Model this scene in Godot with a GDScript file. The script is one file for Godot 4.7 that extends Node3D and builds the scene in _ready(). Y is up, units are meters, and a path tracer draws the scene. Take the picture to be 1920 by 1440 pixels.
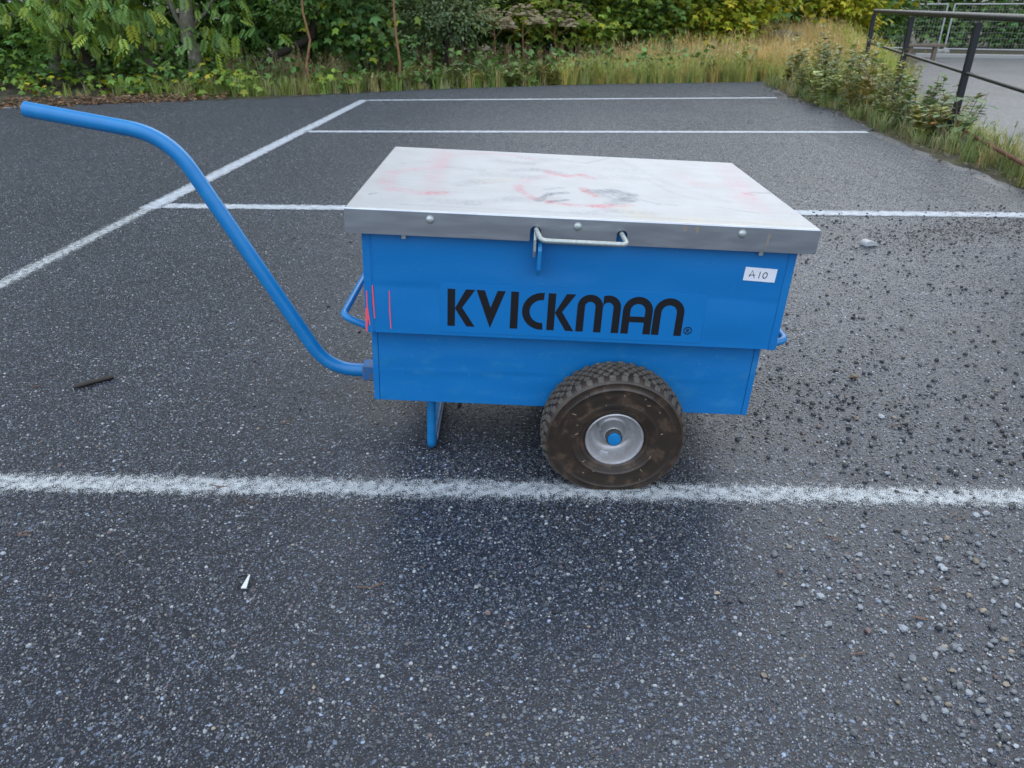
extends Node3D

# ---------------------------------------------------------------- mesh builder
class MB:
	var v := PackedVector3Array()
	var n := PackedVector3Array()
	var uv := PackedVector2Array()
	var uv2 := PackedVector2Array()
	var col := PackedColorArray()
	var ix := PackedInt32Array()
	var flat := false
	var tint := Color.WHITE
	var tinted := false

	func vert(p: Vector3, nn: Vector3, u := Vector2.ZERO) -> int:
		v.append(p)
		n.append(nn)
		uv.append(u)
		if tinted:
			col.append(tint)
		return v.size() - 1

	func tri(a: int, b: int, c: int) -> void:
		var g := (v[b] - v[a]).cross(v[c] - v[a])
		if g.dot(n[a] + n[b] + n[c]) > 0.0:
			ix.append_array(PackedInt32Array([a, c, b]))
		else:
			ix.append_array(PackedInt32Array([a, b, c]))

	func quad(a: int, b: int, c: int, d: int) -> void:
		tri(a, b, c)
		tri(a, c, d)

	func face(pts: Array, nn: Vector3, uvs: Array = []) -> void:
		var s := v.size()
		for k in pts.size():
			vert(pts[k], nn, uvs[k] if uvs.size() > k else Vector2(pts[k].x, pts[k].y))
		for k in range(1, pts.size() - 1):
			tri(s, s + k, s + k + 1)

	func leaf(pts: Array) -> void:
		var nn: Vector3 = (pts[1] - pts[0]).cross(pts[2] - pts[0]).normalized()
		face(pts, nn)

	# box with chamfered edges
	func box(c: Vector3, size: Vector3, b := 0.0, t := Transform3D()) -> void:
		var h := size * 0.5
		b = minf(b, minf(h.x, minf(h.y, h.z)) * 0.9)
		for ax in 3:
			var u := (ax + 1) % 3
			var w := (ax + 2) % 3
			for s in [-1.0, 1.0]:
				var q := []
				for k in [[-1, -1], [1, -1], [1, 1], [-1, 1]]:
					var p := Vector3()
					p[ax] = s * h[ax]
					p[u] = k[0] * (h[u] - b)
					p[w] = k[1] * (h[w] - b)
					q.append(t * (c + p))
				var nn := Vector3()
				nn[ax] = s
				face(q, (t.basis * nn).normalized())
			if b > 0.0:
				for s in [-1.0, 1.0]:
					for r in [-1.0, 1.0]:
						var q := []
						for k in [[-1, 0], [1, 0], [1, 1], [-1, 1]]:
							var p := Vector3()
							p[ax] = k[0] * (h[ax] - b)
							p[u] = s * (h[u] - (b if k[1] == 1 else 0.0))
							p[w] = r * (h[w] - (0.0 if k[1] == 1 else b))
							q.append(t * (c + p))
						var nn := Vector3()
						nn[u] = s
						nn[w] = r
						face(q, (t.basis * nn).normalized())
		if b > 0.0:
			for sx in [-1.0, 1.0]:
				for sy in [-1.0, 1.0]:
					for sz in [-1.0, 1.0]:
						var sg := Vector3(sx, sy, sz)
						face([t * (c + sg * (h - Vector3(0, b, b))), t * (c + sg * (h - Vector3(b, 0, b))), t * (c + sg * (h - Vector3(b, b, 0)))], (t.basis * sg).normalized())

	func tube(path: Array, radii: Array, sides := 10, capped := true, squash := 1.0) -> void:
		var m := path.size()
		var up := Vector3(0.13, 0.2, 1.0).normalized()
		var first := v.size()
		var run := 0.0
		for k in m:
			var d: Vector3
			if k == 0:
				d = path[1] - path[0]
			elif k == m - 1:
				d = path[k] - path[k - 1]
			else:
				d = (path[k + 1] - path[k]).normalized() + (path[k] - path[k - 1]).normalized()
			d = d.normalized()
			up = (up - d * up.dot(d)).normalized()
			var side := d.cross(up)
			if k > 0:
				run += path[k].distance_to(path[k - 1])
			var r: float = radii[k] if k < radii.size() else radii[radii.size() - 1]
			for j in sides + 1:
				var a := TAU * j / sides
				var o := up * cos(a) + side * sin(a) * squash
				vert(path[k] + o * r, o.normalized(), Vector2(float(j) / sides, run))
		for k in m - 1:
			for j in sides:
				var a := first + k * (sides + 1) + j
				quad(a, a + 1, a + sides + 2, a + sides + 1)
		if capped:
			for e in [0, m - 1]:
				var d: Vector3 = (path[0] - path[1]).normalized() if e == 0 else (path[m - 1] - path[m - 2]).normalized()
				var q := []
				for j in sides:
					q.append(v[first + e * (sides + 1) + j])
				face(q, d)

	# profile of (radius, along z), turned about z
	func lathe(prof: Array, segs := 48, smooth_deg := 50.0, t := Transform3D()) -> void:
		var m := prof.size()
		var sn := []
		for k in m - 1:
			var d: Vector2 = (prof[k + 1] - prof[k]).normalized()
			sn.append(Vector2(-d.y, d.x))
		for k in m - 1:
			var na: Vector2 = sn[k]
			var nb: Vector2 = sn[k]
			if k > 0 and absf(sn[k - 1].angle_to(sn[k])) < deg_to_rad(smooth_deg):
				na = (sn[k - 1] + sn[k]).normalized()
			if k < m - 2 and absf(sn[k + 1].angle_to(sn[k])) < deg_to_rad(smooth_deg):
				nb = (sn[k + 1] + sn[k]).normalized()
			var first := v.size()
			for j in segs + 1:
				var a := TAU * j / segs
				var e := Vector3(cos(a), sin(a), 0)
				vert(t * (e * prof[k].x + Vector3(0, 0, prof[k].y)), (t.basis * (e * na.x + Vector3(0, 0, na.y))).normalized(), Vector2(a / TAU * 6.0, float(k) / m))
				vert(t * (e * prof[k + 1].x + Vector3(0, 0, prof[k + 1].y)), (t.basis * (e * nb.x + Vector3(0, 0, nb.y))).normalized(), Vector2(a / TAU * 6.0, float(k + 1) / m))
			for j in segs:
				var a := first + j * 2
				quad(a, a + 1, a + 3, a + 2)

	func prism(poly: PackedVector2Array, z0: float, z1: float, t := Transform3D()) -> void:
		var f := Geometry2D.triangulate_polygon(poly)
		for e in [[z1, 1.0], [z0, -1.0]]:
			var s := v.size()
			for p in poly:
				vert(t * Vector3(p.x, p.y, e[0]), (t.basis * Vector3(0, 0, e[1])).normalized(), p)
			for k in range(0, f.size(), 3):
				tri(s + f[k], s + f[k + 1], s + f[k + 2])
		var turn := 1.0 if not Geometry2D.is_polygon_clockwise(poly) else -1.0
		for k in poly.size():
			var a := poly[k]
			var b := poly[(k + 1) % poly.size()]
			var d := (b - a).normalized()
			face([t * Vector3(a.x, a.y, z0), t * Vector3(b.x, b.y, z0), t * Vector3(b.x, b.y, z1), t * Vector3(a.x, a.y, z1)], (t.basis * Vector3(d.y, -d.x, 0) * turn).normalized())

	func mesh(m: Material) -> ArrayMesh:
		var a := []
		a.resize(Mesh.ARRAY_MAX)
		a[Mesh.ARRAY_VERTEX] = v
		if not flat:
			a[Mesh.ARRAY_NORMAL] = n
		a[Mesh.ARRAY_TEX_UV] = uv
		if uv2.size() == v.size():
			a[Mesh.ARRAY_TEX_UV2] = uv2
		if tinted:
			a[Mesh.ARRAY_COLOR] = col
		a[Mesh.ARRAY_INDEX] = ix
		var r := ArrayMesh.new()
		r.add_surface_from_arrays(Mesh.PRIMITIVE_TRIANGLES, a)
		r.surface_set_material(0, m)
		return r

# ---------------------------------------------------------------- helpers
var rng := RandomNumberGenerator.new()
var taken := {}
var M := {}
const LIFT := 0.59

func numbered(called: String) -> String:
	var k: int = taken.get(called, 0)
	taken[called] = k + 1
	return called if k == 0 else "%s_%03d" % [called, k]

func lin(r: float, g: float, b: float) -> Color:
	return Color(r, g, b).linear_to_srgb()

func mat(called: String, c: Color, rough := 0.6, metal := 0.0) -> StandardMaterial3D:
	var m := StandardMaterial3D.new()
	m.resource_name = called
	m.albedo_color = c
	m.roughness = rough
	m.metallic = metal
	return m

func obj(called: String, mb: MB, m: Material, parent: Node = self) -> MeshInstance3D:
	var o := MeshInstance3D.new()
	o.name = numbered(called) if parent == self else called
	o.mesh = mb.mesh(m)
	parent.add_child(o, true)
	return o

func thing(called: String, label: String, category: String, at := Vector3.ZERO, group := "") -> Node3D:
	var o := Node3D.new()
	o.name = numbered(called)
	add_child(o)
	o.position = at
	tag(o, label, category, group)
	return o

func tag(o: Node, label: String, category: String, group := "", kind := "") -> void:
	o.set_meta("label", label)
	o.set_meta("category", category)
	if group:
		o.set_meta("group", group)
	if kind:
		o.set_meta("kind", kind)

func struct(o: Node, label := "") -> void:
	o.set_meta("kind", "structure")
	if label:
		o.set_meta("label", label)

func many(called: String, mesh: Mesh, xf: Array, cols: Array, parent: Node = self) -> MultiMeshInstance3D:
	var mm := MultiMesh.new()
	mm.transform_format = MultiMesh.TRANSFORM_3D
	mm.use_colors = true
	mm.mesh = mesh
	mm.instance_count = xf.size()
	for k in xf.size():
		mm.set_instance_transform(k, xf[k])
		mm.set_instance_color(k, cols[k])
	var o := MultiMeshInstance3D.new()
	o.name = numbered(called) if parent == self else called
	o.multimesh = mm
	o.set_meta("kind", "stuff")
	parent.add_child(o, true)
	return o

func fillet(pts: Array, r: float, steps := 7) -> Array:
	var out := [pts[0]]
	for k in range(1, pts.size() - 1):
		var a: Vector3 = (pts[k - 1] - pts[k]).normalized()
		var b: Vector3 = (pts[k + 1] - pts[k]).normalized()
		var cut := minf(r, minf(pts[k].distance_to(pts[k - 1]), pts[k].distance_to(pts[k + 1])) * 0.48)
		var p0: Vector3 = pts[k] + a * cut
		var p2: Vector3 = pts[k] + b * cut
		for s in steps + 1:
			var t := float(s) / steps
			out.append(p0 * (1 - t) * (1 - t) + pts[k] * 2.0 * t * (1 - t) + p2 * t * t)
	out.append(pts[pts.size() - 1])
	return out

func noise(seed_: int, freq: float, octaves := 3, type := FastNoiseLite.TYPE_SIMPLEX_SMOOTH) -> FastNoiseLite:
	var f := FastNoiseLite.new()
	f.seed = seed_
	f.frequency = freq
	f.noise_type = type
	f.fractal_octaves = octaves
	return f

func noise_tex(seed_: int, freq: float, stops: Array, size := 512, octaves := 4, type := FastNoiseLite.TYPE_SIMPLEX_SMOOTH) -> NoiseTexture2D:
	var t := NoiseTexture2D.new()
	t.width = size
	t.height = size
	t.seamless = true
	t.generate_mipmaps = false
	t.noise = noise(seed_, freq, octaves, type)
	var g := Gradient.new()
	g.offsets = PackedFloat32Array(stops.map(func(s): return s[0]))
	g.colors = PackedColorArray(stops.map(func(s): return s[1]))
	t.color_ramp = g
	return t

func rr(a: float, b: float) -> float:
	return rng.randf_range(a, b)

# ---------------------------------------------------------------- textures
func asphalt_textures() -> Array:
	# aggregate pressed into dark binder: colour and height, one tile of 1.6 m
	var s := 2048
	var base := noise(3, 0.05, 3)
	var img: Image = base.get_seamless_image(s, s)
	img.convert(Image.FORMAT_L8)
	var nz := img.get_data()
	var rgb := PackedByteArray()
	rgb.resize(s * s * 3)
	var hgt := PackedByteArray()
	hgt.resize(s * s)
	for k in s * s:
		var g := nz[k]
		var f := 14 + (g >> 3) + (randi_hash(k) & 31)
		rgb[k * 3] = f
		rgb[k * 3 + 1] = f + 1
		rgb[k * 3 + 2] = f + 4
		hgt[k] = 60 + (g >> 3) + (randi_hash(k * 7 + 1) & 31)
	rng.seed = 41
	var tones := [[92, 97, 106], [118, 125, 134], [138, 145, 152], [80, 85, 94], [58, 62, 70], [106, 105, 104], [134, 138, 144], [44, 47, 54], [122, 128, 136], [50, 53, 60]]
	for k in 150000:
		var cx := rng.randi() % s
		var cy := rng.randi() % s
		var big := rng.randf()
		var r := 1.0 + 1.4 * big * big + (2.2 if big > 0.975 else 0.0)
		var el := rr(0.65, 1.0)
		var an := rng.randf() * PI
		var ca := cos(an)
		var sa := sin(an)
		var t: Array = tones[rng.randi() % tones.size()]
		var pick := rng.randf()
		if pick > 0.965:
			t = [186, 192, 198]
		elif pick < 0.018:
			t = [122, 96, 90]
		elif pick < 0.03:
			t = [128, 116, 96]
		var hh := int(rr(70, 190))
		var q := int(ceil(r))
		for dy in range(-q, q + 1):
			for dx in range(-q, q + 1):
				var ux := (dx * ca + dy * sa) / r
				var uy := (-dx * sa + dy * ca) / (r * el)
				var d := ux * ux + uy * uy
				if d < 1.0:
					var o := ((cy + dy + s) % s) * s + (cx + dx + s) % s
					var jit := int((randi_hash(o) & 15) - 8)
					rgb[o * 3] = clampi(t[0] + jit, 0, 255)
					rgb[o * 3 + 1] = clampi(t[1] + jit, 0, 255)
					rgb[o * 3 + 2] = clampi(t[2] + jit, 0, 255)
					hgt[o] = clampi(60 + int(hh * (1.0 - 0.6 * d)), 0, 255)
	var a := ImageTexture.create_from_image(Image.create_from_data(s, s, false, Image.FORMAT_RGB8, rgb))
	var h := ImageTexture.create_from_image(Image.create_from_data(s, s, false, Image.FORMAT_L8, hgt))
	return [a, h]

func randi_hash(k: int) -> int:
	k = (k ^ (k >> 13)) * 1274126177
	return (k ^ (k >> 16)) & 0xffff

func paint_texture(seed_: int, wear: float, ragged: float, w := 2048, h := 128) -> ImageTexture:
	var fine := noise(seed_, 0.30, 2)
	var mid := noise(seed_ + 1, 0.035, 3)
	var edge := noise(seed_ + 2, 0.012, 3)
	var img := Image.create(w, h, false, Image.FORMAT_RGBA8)
	for y in h:
		for x in w:
			var v := (y + 0.5) / h
			var lo := 0.12 + ragged * (0.5 + 0.5 * edge.get_noise_2d(x, 10.0))
			var hi := 0.88 - ragged * (0.5 + 0.5 * edge.get_noise_2d(x, 900.0))
			var inside := clampf(minf(v - lo, hi - v) * 3.6, -0.9, 0.75)
			var f := fine.get_noise_2d(x, y) * 0.95 + mid.get_noise_2d(x, y) * 0.5 + (float(randi_hash(y * w + x)) / 65536.0 - 0.5) * 0.5
			var a := 1.0 if inside * 0.85 + f > wear else 0.0
			var t := 0.70 + 0.10 * mid.get_noise_2d(x + 300, y) + 0.06 * fine.get_noise_2d(x, y + 500)
			img.set_pixel(x, y, Color(t * 0.965, t * 0.99, t, a))
	return ImageTexture.create_from_image(img)

func stroke(img: Image, pts: Array, width: float, c: Color, alpha: float, break_up := 0.5, seed_ := 0) -> void:
	# worn spray paint or scuff, broken up by grain
	var w := img.get_width()
	var h := img.get_height()
	var nz := noise(seed_ + 77, 0.055, 3)
	var grain := noise(seed_ + 78, 0.3, 2)
	for k in pts.size() - 1:
		var a := Vector2(pts[k][0] * w, (1.0 - pts[k][1]) * h)
		var b := Vector2(pts[k + 1][0] * w, (1.0 - pts[k + 1][1]) * h)
		var x0 := int(maxf(0, minf(a.x, b.x) - width))
		var x1 := int(minf(w - 1, maxf(a.x, b.x) + width))
		var y0 := int(maxf(0, minf(a.y, b.y) - width))
		var y1 := int(minf(h - 1, maxf(a.y, b.y) + width))
		for y in range(y0, y1 + 1):
			for x in range(x0, x1 + 1):
				var p := Vector2(x, y)
				var d := p.distance_to(Geometry2D.get_closest_point_to_segment(p, a, b)) / width
				if d < 1.0:
					var f := alpha * smoothstep(0.0, 0.75, 1.0 - d) * clampf(1.0 - break_up + break_up * 2.4 * (nz.get_noise_2d(x, y) + 0.6 * grain.get_noise_2d(x, y)), 0.0, 1.0)
					if f > 0.0:
						img.set_pixel(x, y, img.get_pixel(x, y).lerp(c, f * 0.75))

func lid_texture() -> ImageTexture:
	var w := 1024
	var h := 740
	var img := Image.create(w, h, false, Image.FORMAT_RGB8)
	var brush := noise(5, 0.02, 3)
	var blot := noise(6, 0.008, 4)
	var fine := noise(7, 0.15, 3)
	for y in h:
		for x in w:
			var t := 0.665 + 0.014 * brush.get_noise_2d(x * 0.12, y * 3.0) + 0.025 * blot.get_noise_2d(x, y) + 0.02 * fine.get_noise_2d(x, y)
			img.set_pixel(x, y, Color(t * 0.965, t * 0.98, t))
	var pink := Color(0.74, 0.47, 0.52)
	var red := Color(0.72, 0.26, 0.31)
	var grey := Color(0.40, 0.42, 0.46)
	var dark := Color(0.24, 0.28, 0.34)
	var sand := Color(0.72, 0.66, 0.54)
	var S := [
		[[[0.156, 0.895], [0.158, 0.641], [0.1, 0.583], [0.046, 0.51], [0.041, 0.354], [0.074, 0.247], [0.144, 0.215], [0.182, 0.219]], 26, pink, 0.34],
		[[[0.14, 0.984], [0.152, 0.473], [0.166, 0.236]], 30, pink, 0.28], [[[0.158, 0.222], [0.19, 0.243]], 15, red, 0.55],
		[[[0.18, 0.881], [0.253, 0.955], [0.347, 0.942], [0.408, 0.873]], 20, pink, 0.3], [[[0.362, 0.37], [0.382, 0.501], [0.46, 0.616], [0.527, 0.564]], 20, pink, 0.3],
		[[[0.362, 0.40], [0.366, 0.331], [0.398, 0.216], [0.468, 0.159], [0.551, 0.148], [0.614, 0.191]], 15, red, 0.45], [[[0.431, 0.165], [0.437, 0.198]], 12, red, 0.7],
		[[[0.522, 0.40], [0.526, 0.363], [0.545, 0.299]], 14, red, 0.75], [[[0.526, 0.155], [0.57, 0.185]], 14, red, 0.85], [[[0.44, 0.68], [0.447, 0.64], [0.487, 0.597], [0.531, 0.63], [0.555, 0.573]], 16, red, 0.5],
		[[[0.54, 0.364], [0.594, 0.383], [0.629, 0.339], [0.619, 0.263], [0.58, 0.21]], 26, dark, 0.5], [[[0.57, 0.35], [0.6, 0.27]], 34, dark, 0.42],
		[[[0.407, 0.19], [0.437, 0.299], [0.475, 0.326]], 13, dark, 0.8], [[[0.433, 0.183], [0.474, 0.222]], 10, dark, 0.75], [[[0.43, 0.36], [0.47, 0.40]], 12, grey, 0.5],
		[[[0.221, 0.368], [0.257, 0.42], [0.309, 0.453]], 30, grey, 0.32], [[[0.27, 0.43], [0.34, 0.49]], 26, sand, 0.42], [[[0.348, 0.646], [0.405, 0.685], [0.475, 0.65]], 24, grey, 0.42],
		[[[0.499, 0.883], [0.558, 0.85], [0.629, 0.974]], 9, grey, 0.45], [[[0.174, 0.133], [0.256, 0.122], [0.349, 0.202], [0.447, 0.229]], 30, grey, 0.26],
		[[[0.932, 0.435], [0.941, 0.419]], 14, red, 0.75], [[[0.968, 0.936], [0.939, 0.585], [0.918, 0.375], [0.919, 0.198]], 40, pink, 0.28], [[[0.806, 0.777], [0.829, 0.552], [0.883, 0.542]], 34, pink, 0.2],
		[[[0.642, 0.283], [0.685, 0.224], [0.727, 0.215]], 5, grey, 0.6], [[[0.949, 0.452], [0.998, 0.455]], 12, dark, 0.4], [[[0.6, 0.15], [0.624, 0.059], [0.734, 0.026], [0.95, 0.05]], 34, sand, 0.38],
		[[[0.487, 0.054], [0.571, 0.107], [0.65, 0.084]], 22, grey, 0.3], [[[0.302, 0.814], [0.392, 0.792], [0.469, 0.895]], 26, grey, 0.3], [[[0.273, 0.556], [0.403, 0.552]], 28, grey, 0.3],
		[[[0.178, 0.648], [0.264, 0.619]], 18, grey, 0.3], [[[0.029, 0.168], [0.039, 0.185]], 6, dark, 0.6], [[[0.05, 0.665], [0.058, 0.668]], 5, dark, 0.7], [[[0.10, 0.72], [0.12, 0.73]], 5, red, 0.5],
		[[[0.7, 0.62], [0.74, 0.40], [0.79, 0.32]], 7, grey, 0.25], [[[0.66, 0.95], [0.75, 0.55], [0.86, 0.30]], 16, grey, 0.16], [[[0.82, 0.22], [0.9, 0.16]], 10, grey, 0.35], [[[0.1, 0.06], [0.45, 0.05], [0.9, 0.03]], 8, grey, 0.25]]
	for k in S.size():
		stroke(img, S[k][0], S[k][1] * 1.25, S[k][2], S[k][3] * (0.9 if S[k][2] != red else 0.8), 0.38, k * 3)
	# shoe sole prints: rows of short bars
	for p in [[0.575, 0.625, 12, 0.0095], [0.594, 0.745, 11, 0.009], [0.36, 0.90, 9, 0.010]]:
		for k in int(p[2]):
			var x: float = p[0] + k * p[3]
			stroke(img, [[x, p[1] - 0.03], [x + 0.006, p[1] + 0.03]], 6.0, grey, 0.26, 0.75, k)
	rng.seed = 9
	for k in 420:
		var x := rng.randf()
		var y := rng.randf()
		var a := rr(-0.5, 0.5)
		var l := rr(0.004, 0.03)
		stroke(img, [[x, y], [x + l * cos(a), y + l * sin(a)]], rr(1.2, 2.2), grey if k % 3 else Color(0.93, 0.95, 0.98), rr(0.10, 0.3), 0.3, k % 5)
	return ImageTexture.create_from_image(img)

func dusty(called: String, base: Color, dust: Color, amount: float, rough: float, seed_: int, scale := 2.2) -> StandardMaterial3D:
	var m := mat(called, Color.WHITE, rough)
	var mid := base.lerp(dust, amount * 0.35)
	m.albedo_texture = noise_tex(seed_, 0.011, [[0.0, base.darkened(0.04)], [0.48, base], [0.62, mid], [0.74, base.lerp(dust, amount)], [1.0, mid]], 512, 6)
	m.uv1_triplanar = true
	m.uv1_scale = Vector3.ONE * scale
	m.detail_enabled = true
	m.detail_blend_mode = BaseMaterial3D.BLEND_MODE_MIX
	m.detail_uv_layer = BaseMaterial3D.DETAIL_UV_2
	var speck := dust
	var none := dust
	none.a = 0.0
	speck.a = 0.55
	m.detail_albedo = noise_tex(seed_ + 5, 0.10, [[0.0, none], [0.80, none], [0.86, speck], [1.0, speck]], 512, 3)
	m.uv2_triplanar = true
	m.uv2_scale = Vector3.ONE * scale * 1.7
	return m

func panel_material(called: String, base: Color, seed_: int, w: float, cx: float, h: float, cy: float, dirty: bool) -> StandardMaterial3D:
	# painted sheet steel: uneven gloss, specks, scuffs and road dust, laid by the panel's own metres
	var iw := 1024
	var ih := int(1024.0 * h / w)
	var img := Image.create(iw, ih, false, Image.FORMAT_RGB8)
	var blot := noise(seed_, 0.006, 4)
	var grain := noise(seed_ + 1, 0.25, 3)
	var cloud := noise(seed_ + 2, 0.018, 5)
	var dust := lin(0.12, 0.25, 0.44)
	for y in ih:
		for x in iw:
			var f := 0.03 + 0.05 * blot.get_noise_2d(x, y) + 0.035 * grain.get_noise_2d(x, y)
			if dirty:
				f += maxf(0.0, 0.55 * cloud.get_noise_2d(x * 0.6, y) + 0.16 * grain.get_noise_2d(x + 400, y) - 0.06)
			img.set_pixel(x, y, base.lerp(dust, clampf(f, 0.0, 0.8)))
	var pale := lin(0.32, 0.42, 0.55)
	rng.seed = seed_
	for k in (46 if dirty else 22):
		var x := rng.randf()
		var y := rng.randf()
		var a := rr(-1.6, 1.6) if k % 3 else rr(1.2, 1.9)
		var l := rr(0.002, 0.03) * (1.0 if k % 4 else 2.0)
		stroke(img, [[x, y], [x + l * cos(a), y + l * sin(a) * 2.0]], rr(0.9, 1.7), pale, rr(0.12, 0.5), 0.4, k % 6)
	for k in (240 if dirty else 90):
		var x := rng.randf()
		var y := rng.randf()
		stroke(img, [[x, y], [x + 0.001, y]], rr(0.8, 1.8), pale if k % 5 else lin(0.02, 0.02, 0.025), rr(0.3, 0.9), 0.1, k % 6)
	var m := mat(called, Color.WHITE, 0.36 if not dirty else 0.42)
	m.albedo_texture = ImageTexture.create_from_image(img)
	m.uv1_scale = Vector3(1.0 / w, -1.0 / h, 1)
	m.uv1_offset = Vector3(0.5 - cx / w, 0.5 + (cy + LIFT) / h, 0)
	var rt := noise_tex(seed_ + 9, 0.02, [[0.0, Color(0.8, 0.8, 0.8)], [0.5, Color(0.95, 0.95, 0.95)], [1.0, Color(1, 1, 1)]], 256, 5)
	m.roughness_texture = rt
	m.heightmap_enabled = true
	m.heightmap_texture = noise_tex(seed_ + 20, 0.006, [[0.0, Color.BLACK], [1.0, Color.WHITE]], 256, 2)
	m.heightmap_scale = 0.35
	return m

func materials() -> void:
	var at := asphalt_textures()
	var a := mat("asphalt", lin(0.72, 0.82, 1.0), 0.36)
	a.albedo_texture = at[0]
	a.heightmap_enabled = true
	a.heightmap_texture = at[1]
	a.heightmap_scale = 0.20
	a.metallic_specular = 0.42
	a.detail_enabled = true
	a.detail_blend_mode = BaseMaterial3D.BLEND_MODE_MUL
	a.detail_uv_layer = BaseMaterial3D.DETAIL_UV_2
	a.detail_albedo = noise_tex(12, 0.012, [[0.0, Color(0.80, 0.80, 0.82)], [0.4, Color(0.93, 0.93, 0.93)], [0.6, Color(1, 1, 1)], [1.0, Color(1.0, 0.98, 0.95)]], 512, 5)
	a.roughness_texture = noise_tex(13, 0.02, [[0.0, Color(0.75, 0.75, 0.75)], [0.5, Color(0.95, 0.95, 0.95)], [1.0, Color(1, 1, 1)]], 512, 4)
	M.asphalt = a
	var b := a.duplicate()
	b.resource_name = "road_asphalt"
	b.albedo_color = Color(1.15, 1.15, 1.15)
	b.roughness = 0.5
	M.road = b
	var p := mat("worn_paint", Color.WHITE, 0.6)
	p.albedo_texture = paint_texture(21, 0.46, 0.08)
	p.transparency = BaseMaterial3D.TRANSPARENCY_ALPHA_SCISSOR
	p.alpha_scissor_threshold = 0.5
	M.paint_worn = p
	var q := mat("line_paint", Color(0.96, 0.97, 1.0), 0.6)
	q.albedo_texture = paint_texture(27, -0.16, 0.04, 1024, 64)
	q.transparency = BaseMaterial3D.TRANSPARENCY_ALPHA_SCISSOR
	q.alpha_scissor_threshold = 0.5
	M.paint = q
	M.soil = mat("soil", Color.WHITE, 0.95)
	M.soil.albedo_texture = noise_tex(31, 0.02, [[0.0, lin(0.035, 0.028, 0.018)], [0.5, lin(0.06, 0.055, 0.03)], [1.0, lin(0.10, 0.09, 0.045)]], 512, 5)
	M.soil.uv1_triplanar = true
	M.soil.uv1_world_triplanar = true
	M.soil.uv1_scale = Vector3.ONE * 0.35
	var blue := lin(0.002, 0.158, 0.445)
	M.blue = dusty("blue_paint", blue, lin(0.06, 0.23, 0.48), 0.16, 0.36, 51, 1.6)
	M.blue_dusty = dusty("dusty_blue_paint", blue, lin(0.10, 0.25, 0.46), 0.30, 0.42, 57, 1.3)
	M.tube_blue = dusty("blue_tube_paint", lin(0.005, 0.185, 0.47), lin(0.07, 0.26, 0.47), 0.25, 0.33, 61, 4.0)
	M.panel_up = panel_material("upper_panel_paint", blue, 141, 0.8195, 0.0015, 0.2400, -0.1432, false)
	M.panel_low = panel_material("lower_panel_paint", blue, 151, 0.8020, -0.007, 0.1725, -0.3502, true)
	M.worn_blue = mat("scuffed_blue_paint", lin(0.30, 0.36, 0.44), 0.5)
	M.film = mat("decal_film", lin(0.003, 0.163, 0.452), 0.30)
	M.black = mat("black_vinyl", lin(0.003, 0.003, 0.005), 0.45)
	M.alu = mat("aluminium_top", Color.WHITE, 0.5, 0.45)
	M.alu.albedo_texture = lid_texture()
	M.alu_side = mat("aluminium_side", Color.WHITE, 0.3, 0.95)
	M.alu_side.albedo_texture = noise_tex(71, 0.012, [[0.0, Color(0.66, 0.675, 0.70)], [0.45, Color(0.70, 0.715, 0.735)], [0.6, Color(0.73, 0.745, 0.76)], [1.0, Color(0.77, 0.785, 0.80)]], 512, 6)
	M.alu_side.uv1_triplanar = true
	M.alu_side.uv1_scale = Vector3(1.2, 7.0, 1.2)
	M.zinc = mat("zinc_rod", lin(0.50, 0.53, 0.52), 0.42, 0.6)
	M.zinc.albedo_texture = noise_tex(73, 0.04, [[0.0, Color(0.78, 0.8, 0.78)], [1.0, Color(1, 1, 1)]], 256)
	M.zinc.uv1_triplanar = true
	M.zinc.uv1_scale = Vector3.ONE * 12.0
	M.rubber = dusty("tyre_rubber", lin(0.030, 0.020, 0.014), lin(0.115, 0.072, 0.043), 0.7, 0.42, 81, 4.0)
	M.tread = dusty("tread_rubber", lin(0.065, 0.056, 0.045), lin(0.16, 0.14, 0.11), 0.6, 0.7, 85, 9.0)
	M.rim = dusty("rim_paint", lin(0.52, 0.52, 0.53), lin(0.36, 0.30, 0.25), 0.5, 0.36, 87, 7.0)
	M.rim.metallic = 0.6
	M.steel = mat("dull_steel", lin(0.12, 0.12, 0.12), 0.45, 0.6)
	M.rust = dusty("rusty_socket_paint", lin(0.03, 0.15, 0.38), lin(0.20, 0.12, 0.07), 0.8, 0.6, 91, 9.0)
	M.paper = mat("paper", lin(0.74, 0.75, 0.80), 0.6)
	M.ink = mat("marker_ink", lin(0.01, 0.01, 0.012), 0.5)
	M.pink = mat("pink_marker", lin(0.85, 0.10, 0.13), 0.5)
	M.stone = mat("stone", Color.WHITE, 0.5)
	M.stone.vertex_color_use_as_albedo = true
	M.chipping = mat("chipping", Color.WHITE, 0.34)
	M.chipping.metallic_specular = 0.5
	M.chipping.vertex_color_use_as_albedo = true
	M.leaf = mat("leaf", Color.WHITE, 0.5)
	M.leaf.vertex_color_use_as_albedo = true
	M.leaf.backlight_enabled = true
	M.leaf.backlight = Color(0.62, 0.62, 0.3)
	M.grass = mat("grass_blade", Color.WHITE, 0.65)
	M.grass.vertex_color_use_as_albedo = true
	M.grass.backlight_enabled = true
	M.grass.backlight = Color(0.5, 0.5, 0.35)
	M.bark = mat("grey_bark", Color.WHITE, 0.9)
	M.bark.albedo_texture = noise_tex(101, 0.03, [[0.0, lin(0.08, 0.07, 0.055)], [0.5, lin(0.18, 0.16, 0.125)], [1.0, lin(0.28, 0.26, 0.21)]], 256, 5)
	M.bark.uv1_triplanar = true
	M.bark.uv1_scale = Vector3(4, 1.5, 4)
	M.bark_dark = mat("dark_bark", lin(0.035, 0.026, 0.018), 0.9)
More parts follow.
